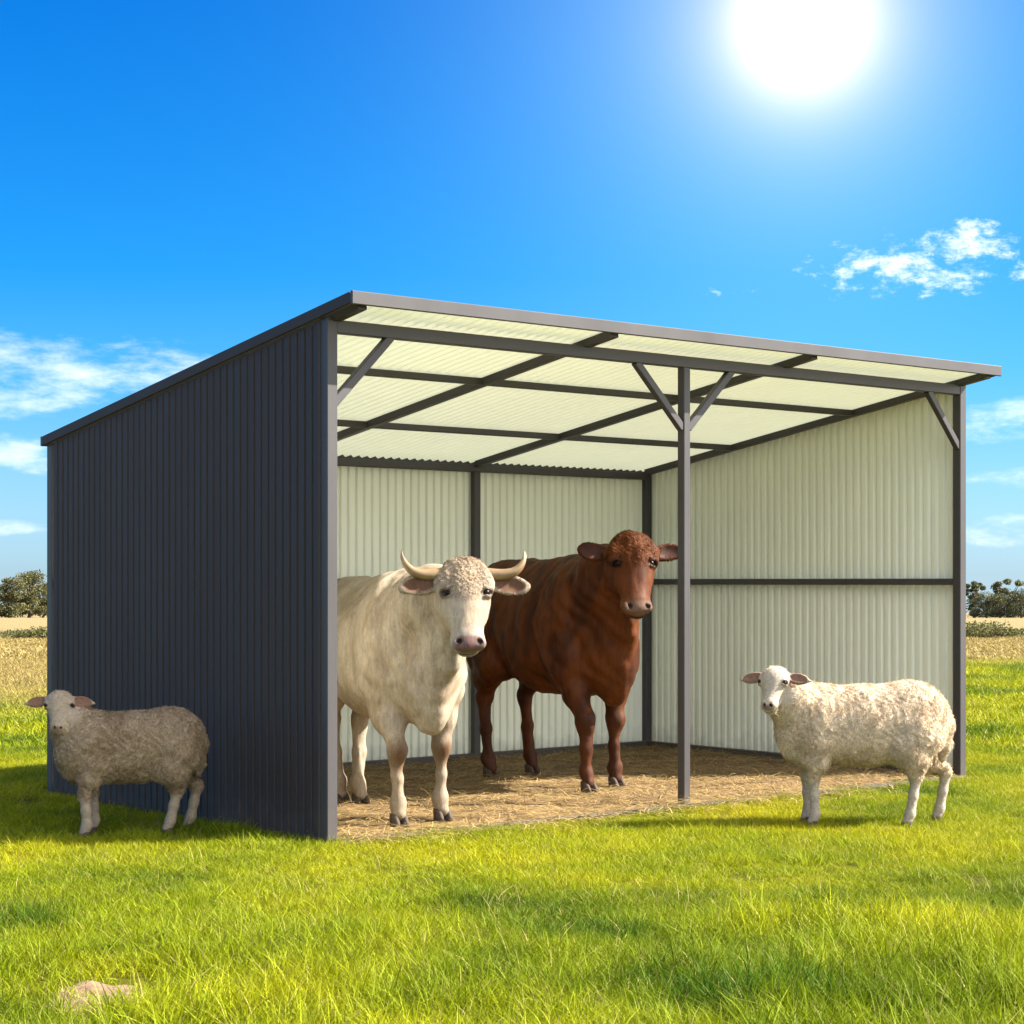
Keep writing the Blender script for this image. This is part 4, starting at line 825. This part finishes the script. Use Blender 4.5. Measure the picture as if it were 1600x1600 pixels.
def tree(p, H_, wide, label, c1, c2, open_=False, group="trees on the far edge of the field", cnt=2600, name="tree", cat="tree"):
    root = empty(name, tuple(p)); tag(root, label, cat, group); k = MB(); tops = []
    hb = H_*(.30 if open_ else .16); k.tube([(0, 0, -.3), (.05*H_, 0, hb*.6), (.03*H_, .02*H_, hb*1.3), (.0, 0, H_*.7)], [.045*H_, .035*H_, .028*H_, .008*H_], 8)
    nl = 9 if not open_ else 15
    for i in range(nl):
        t = 2*math.pi*i/nl+random.uniform(-.4, .4); rad = wide*random.uniform(.35, .95)/2; z = H_*random.uniform(.38 if not open_ else .45, .90)*(1-.15*rad/wide)
        e = (math.cos(t)*rad, math.sin(t)*rad, z); k.tube([(.02*H_, 0, hb), (e[0]*.5, e[1]*.5, (hb+z)*.52), e], [.02*H_, .013*H_, .005*H_], 6); tops.append(e)
    tops.append((0, 0, H_*.88)); tops += [(random.uniform(-.42, .42)*wide, random.uniform(-.4, .4)*wide, H_*random.uniform(.08, .45)) for _ in range(8)]
    k.build("trunk", M['bark'], root, True, cols=np.tile([.11, .09, .07], (len(k.V), 1)))
    Vs, Cs = [], []
    for e in tops:
        r_ = wide*random.uniform(.18, .30)*(1 if not open_ else .55); br = random.uniform(.7, 1.25); v, c = leafball(*e, r_, r_, r_*random.uniform(.5, .8), cnt//len(tops), H_*.050, [x*br for x in c1], [x*br for x in c2]); Vs.append(v); Cs.append(c)
    V = np.concatenate(Vs); V[:, 2] = np.maximum(V[:, 2], .05); nq = len(V)//4; mesh_obj("crown", V, (np.arange(len(V)), np.full(nq, 4)), M['leaf'], root, cols=np.concatenate(Cs)); return root
def far(px, d):
    p = W3((px-800)/FPX*d, d, 0); p[2] = float(gz(np.array(p[0]), np.array(p[1]))); return p
G1, G2 = (.045, .055, .016), (.15, .13, .045); O1, O2 = (.05, .065, .028), (.16, .155, .07)
T = [(14, 292, 6.3, 4.6, 0, "broad dull green tree at the left end of the tree line"), (44, 300, 7.2, 5.6, 0, "tall rounded olive tree in the tree line just left of the shed"), (66, 306, 5.6, 3.6, 0, "low bushy tree meeting the shed's left back edge"),
     (1522, 300, 6.1, 3.4, 1, "slim open-crowned tree just right of the shed in the far tree line"), (1541, 292, 3.9, 3.6, 0, "low dark tree between two open-crowned trees in the right tree line"), (1574, 305, 6.5, 4.8, 1, "spreading open-crowned tree at the right edge of the picture"), (1562, 290, 3.8, 3.4, 0, "squat dark tree under the spreading one on the right"), (1595, 290, 4.2, 3.8, 0, "dense dark tree filling the far right of the tree line")]
for px, d, h, w_, op, lb in T: tree(far(px, d), h, w_, lb, *(O1, O2) if px > 800 else (G1, G2), bool(op), cnt=7000)
far_lab = "olive green tree of the far tree line hidden beyond the picture's edge"
for px in list(range(-420, 0, 42))+list(range(1640, 2100, 44))+[92, 130, 1480, 1440]:
    tree(far(px+random.uniform(-10, 10), random.uniform(288, 310)), random.uniform(4.2, 7), random.uniform(4, 5.5), far_lab, G1, G2, random.random() < .25, cnt=2200)
Vs, Cs = [], []
for px in range(-520, 2200, 14):
    p = far(px, random.uniform(318, 335)); h = random.uniform(2.6, 4.2); v, c = leafball(p[0], p[1], p[2]+h*.45, 2.3, 2.3, h*.55, 170, .42, (.03, .038, .018), (.07, .07, .03)); Vs.append(v); Cs.append(c)
V = np.concatenate(Vs); tag(mesh_obj("far_wood", V, (np.arange(len(V)), np.full(len(V)//4, 4)), M['leaf'], cols=np.concatenate(Cs)), "low dark band of far-off woodland behind the trees", "woodland", kind="stuff")
SH = [(1546, 66, .62, 2.0, "rounded olive bush standing up from the dry field right of the shed"), (1569, 67, .42, 2.2, "low spreading bush in the dry field near the right edge"), (1524, 68, .38, 1.8, "low pale bush beside the shed's right wall in the dry field"), (1596, 69, .30, 1.6, "smallest bush at the right edge of the dry field"),
      (58, 62, .42, 1.6, "small dull bush in the dry field close to the shed's left edge"), (22, 64, .28, 2.2, "low flat bush in the dry field at the left edge")]
for px, d, h, w_, lb in SH:
    p = far(px, d); root = empty("bush", tuple(p)); tag(root, lb, "bush", "bushes in the dry field"); Vs, Cs = [], []
    for i in range(7):
        v, c = leafball(random.uniform(-.5, .5)*w_*.8, random.uniform(-.4, .4)*w_*.7, h*random.uniform(.3, .6), w_*.22, w_*.22, h*.42, 220, .09, (.075, .085, .022), (.17, .155, .05)); Vs.append(v); Cs.append(c)
    V = np.concatenate(Vs); V[:, 2] = np.maximum(V[:, 2], .0); mesh_obj("foliage", V, (np.arange(len(V)), np.full(len(V)//4, 4)), M['leaf'], root, cols=np.concatenate(Cs))
    k = MB()
    for i in range(5): t = i*1.26; k.tube([(0, 0, -.05), (math.cos(t)*w_*.25, math.sin(t)*w_*.25, h*.6)], [.025, .008], 6)
    k.build("stem", M['bark'], root, True, cols=np.tile([.12, .09, .06], (len(k.V), 1)))

# ------------------------------------------------------------------ render settings
vs = scene.view_settings; vs.view_transform = 'Standard'; vs.look = 'None'; vs.exposure = 1.95; vs.gamma = 1; vs.use_curve_mapping = False
scene.render.engine = 'CYCLES'; scene.cycles.max_bounces = 5; scene.cycles.diffuse_bounces = 3; scene.cycles.transparent_max_bounces = 8
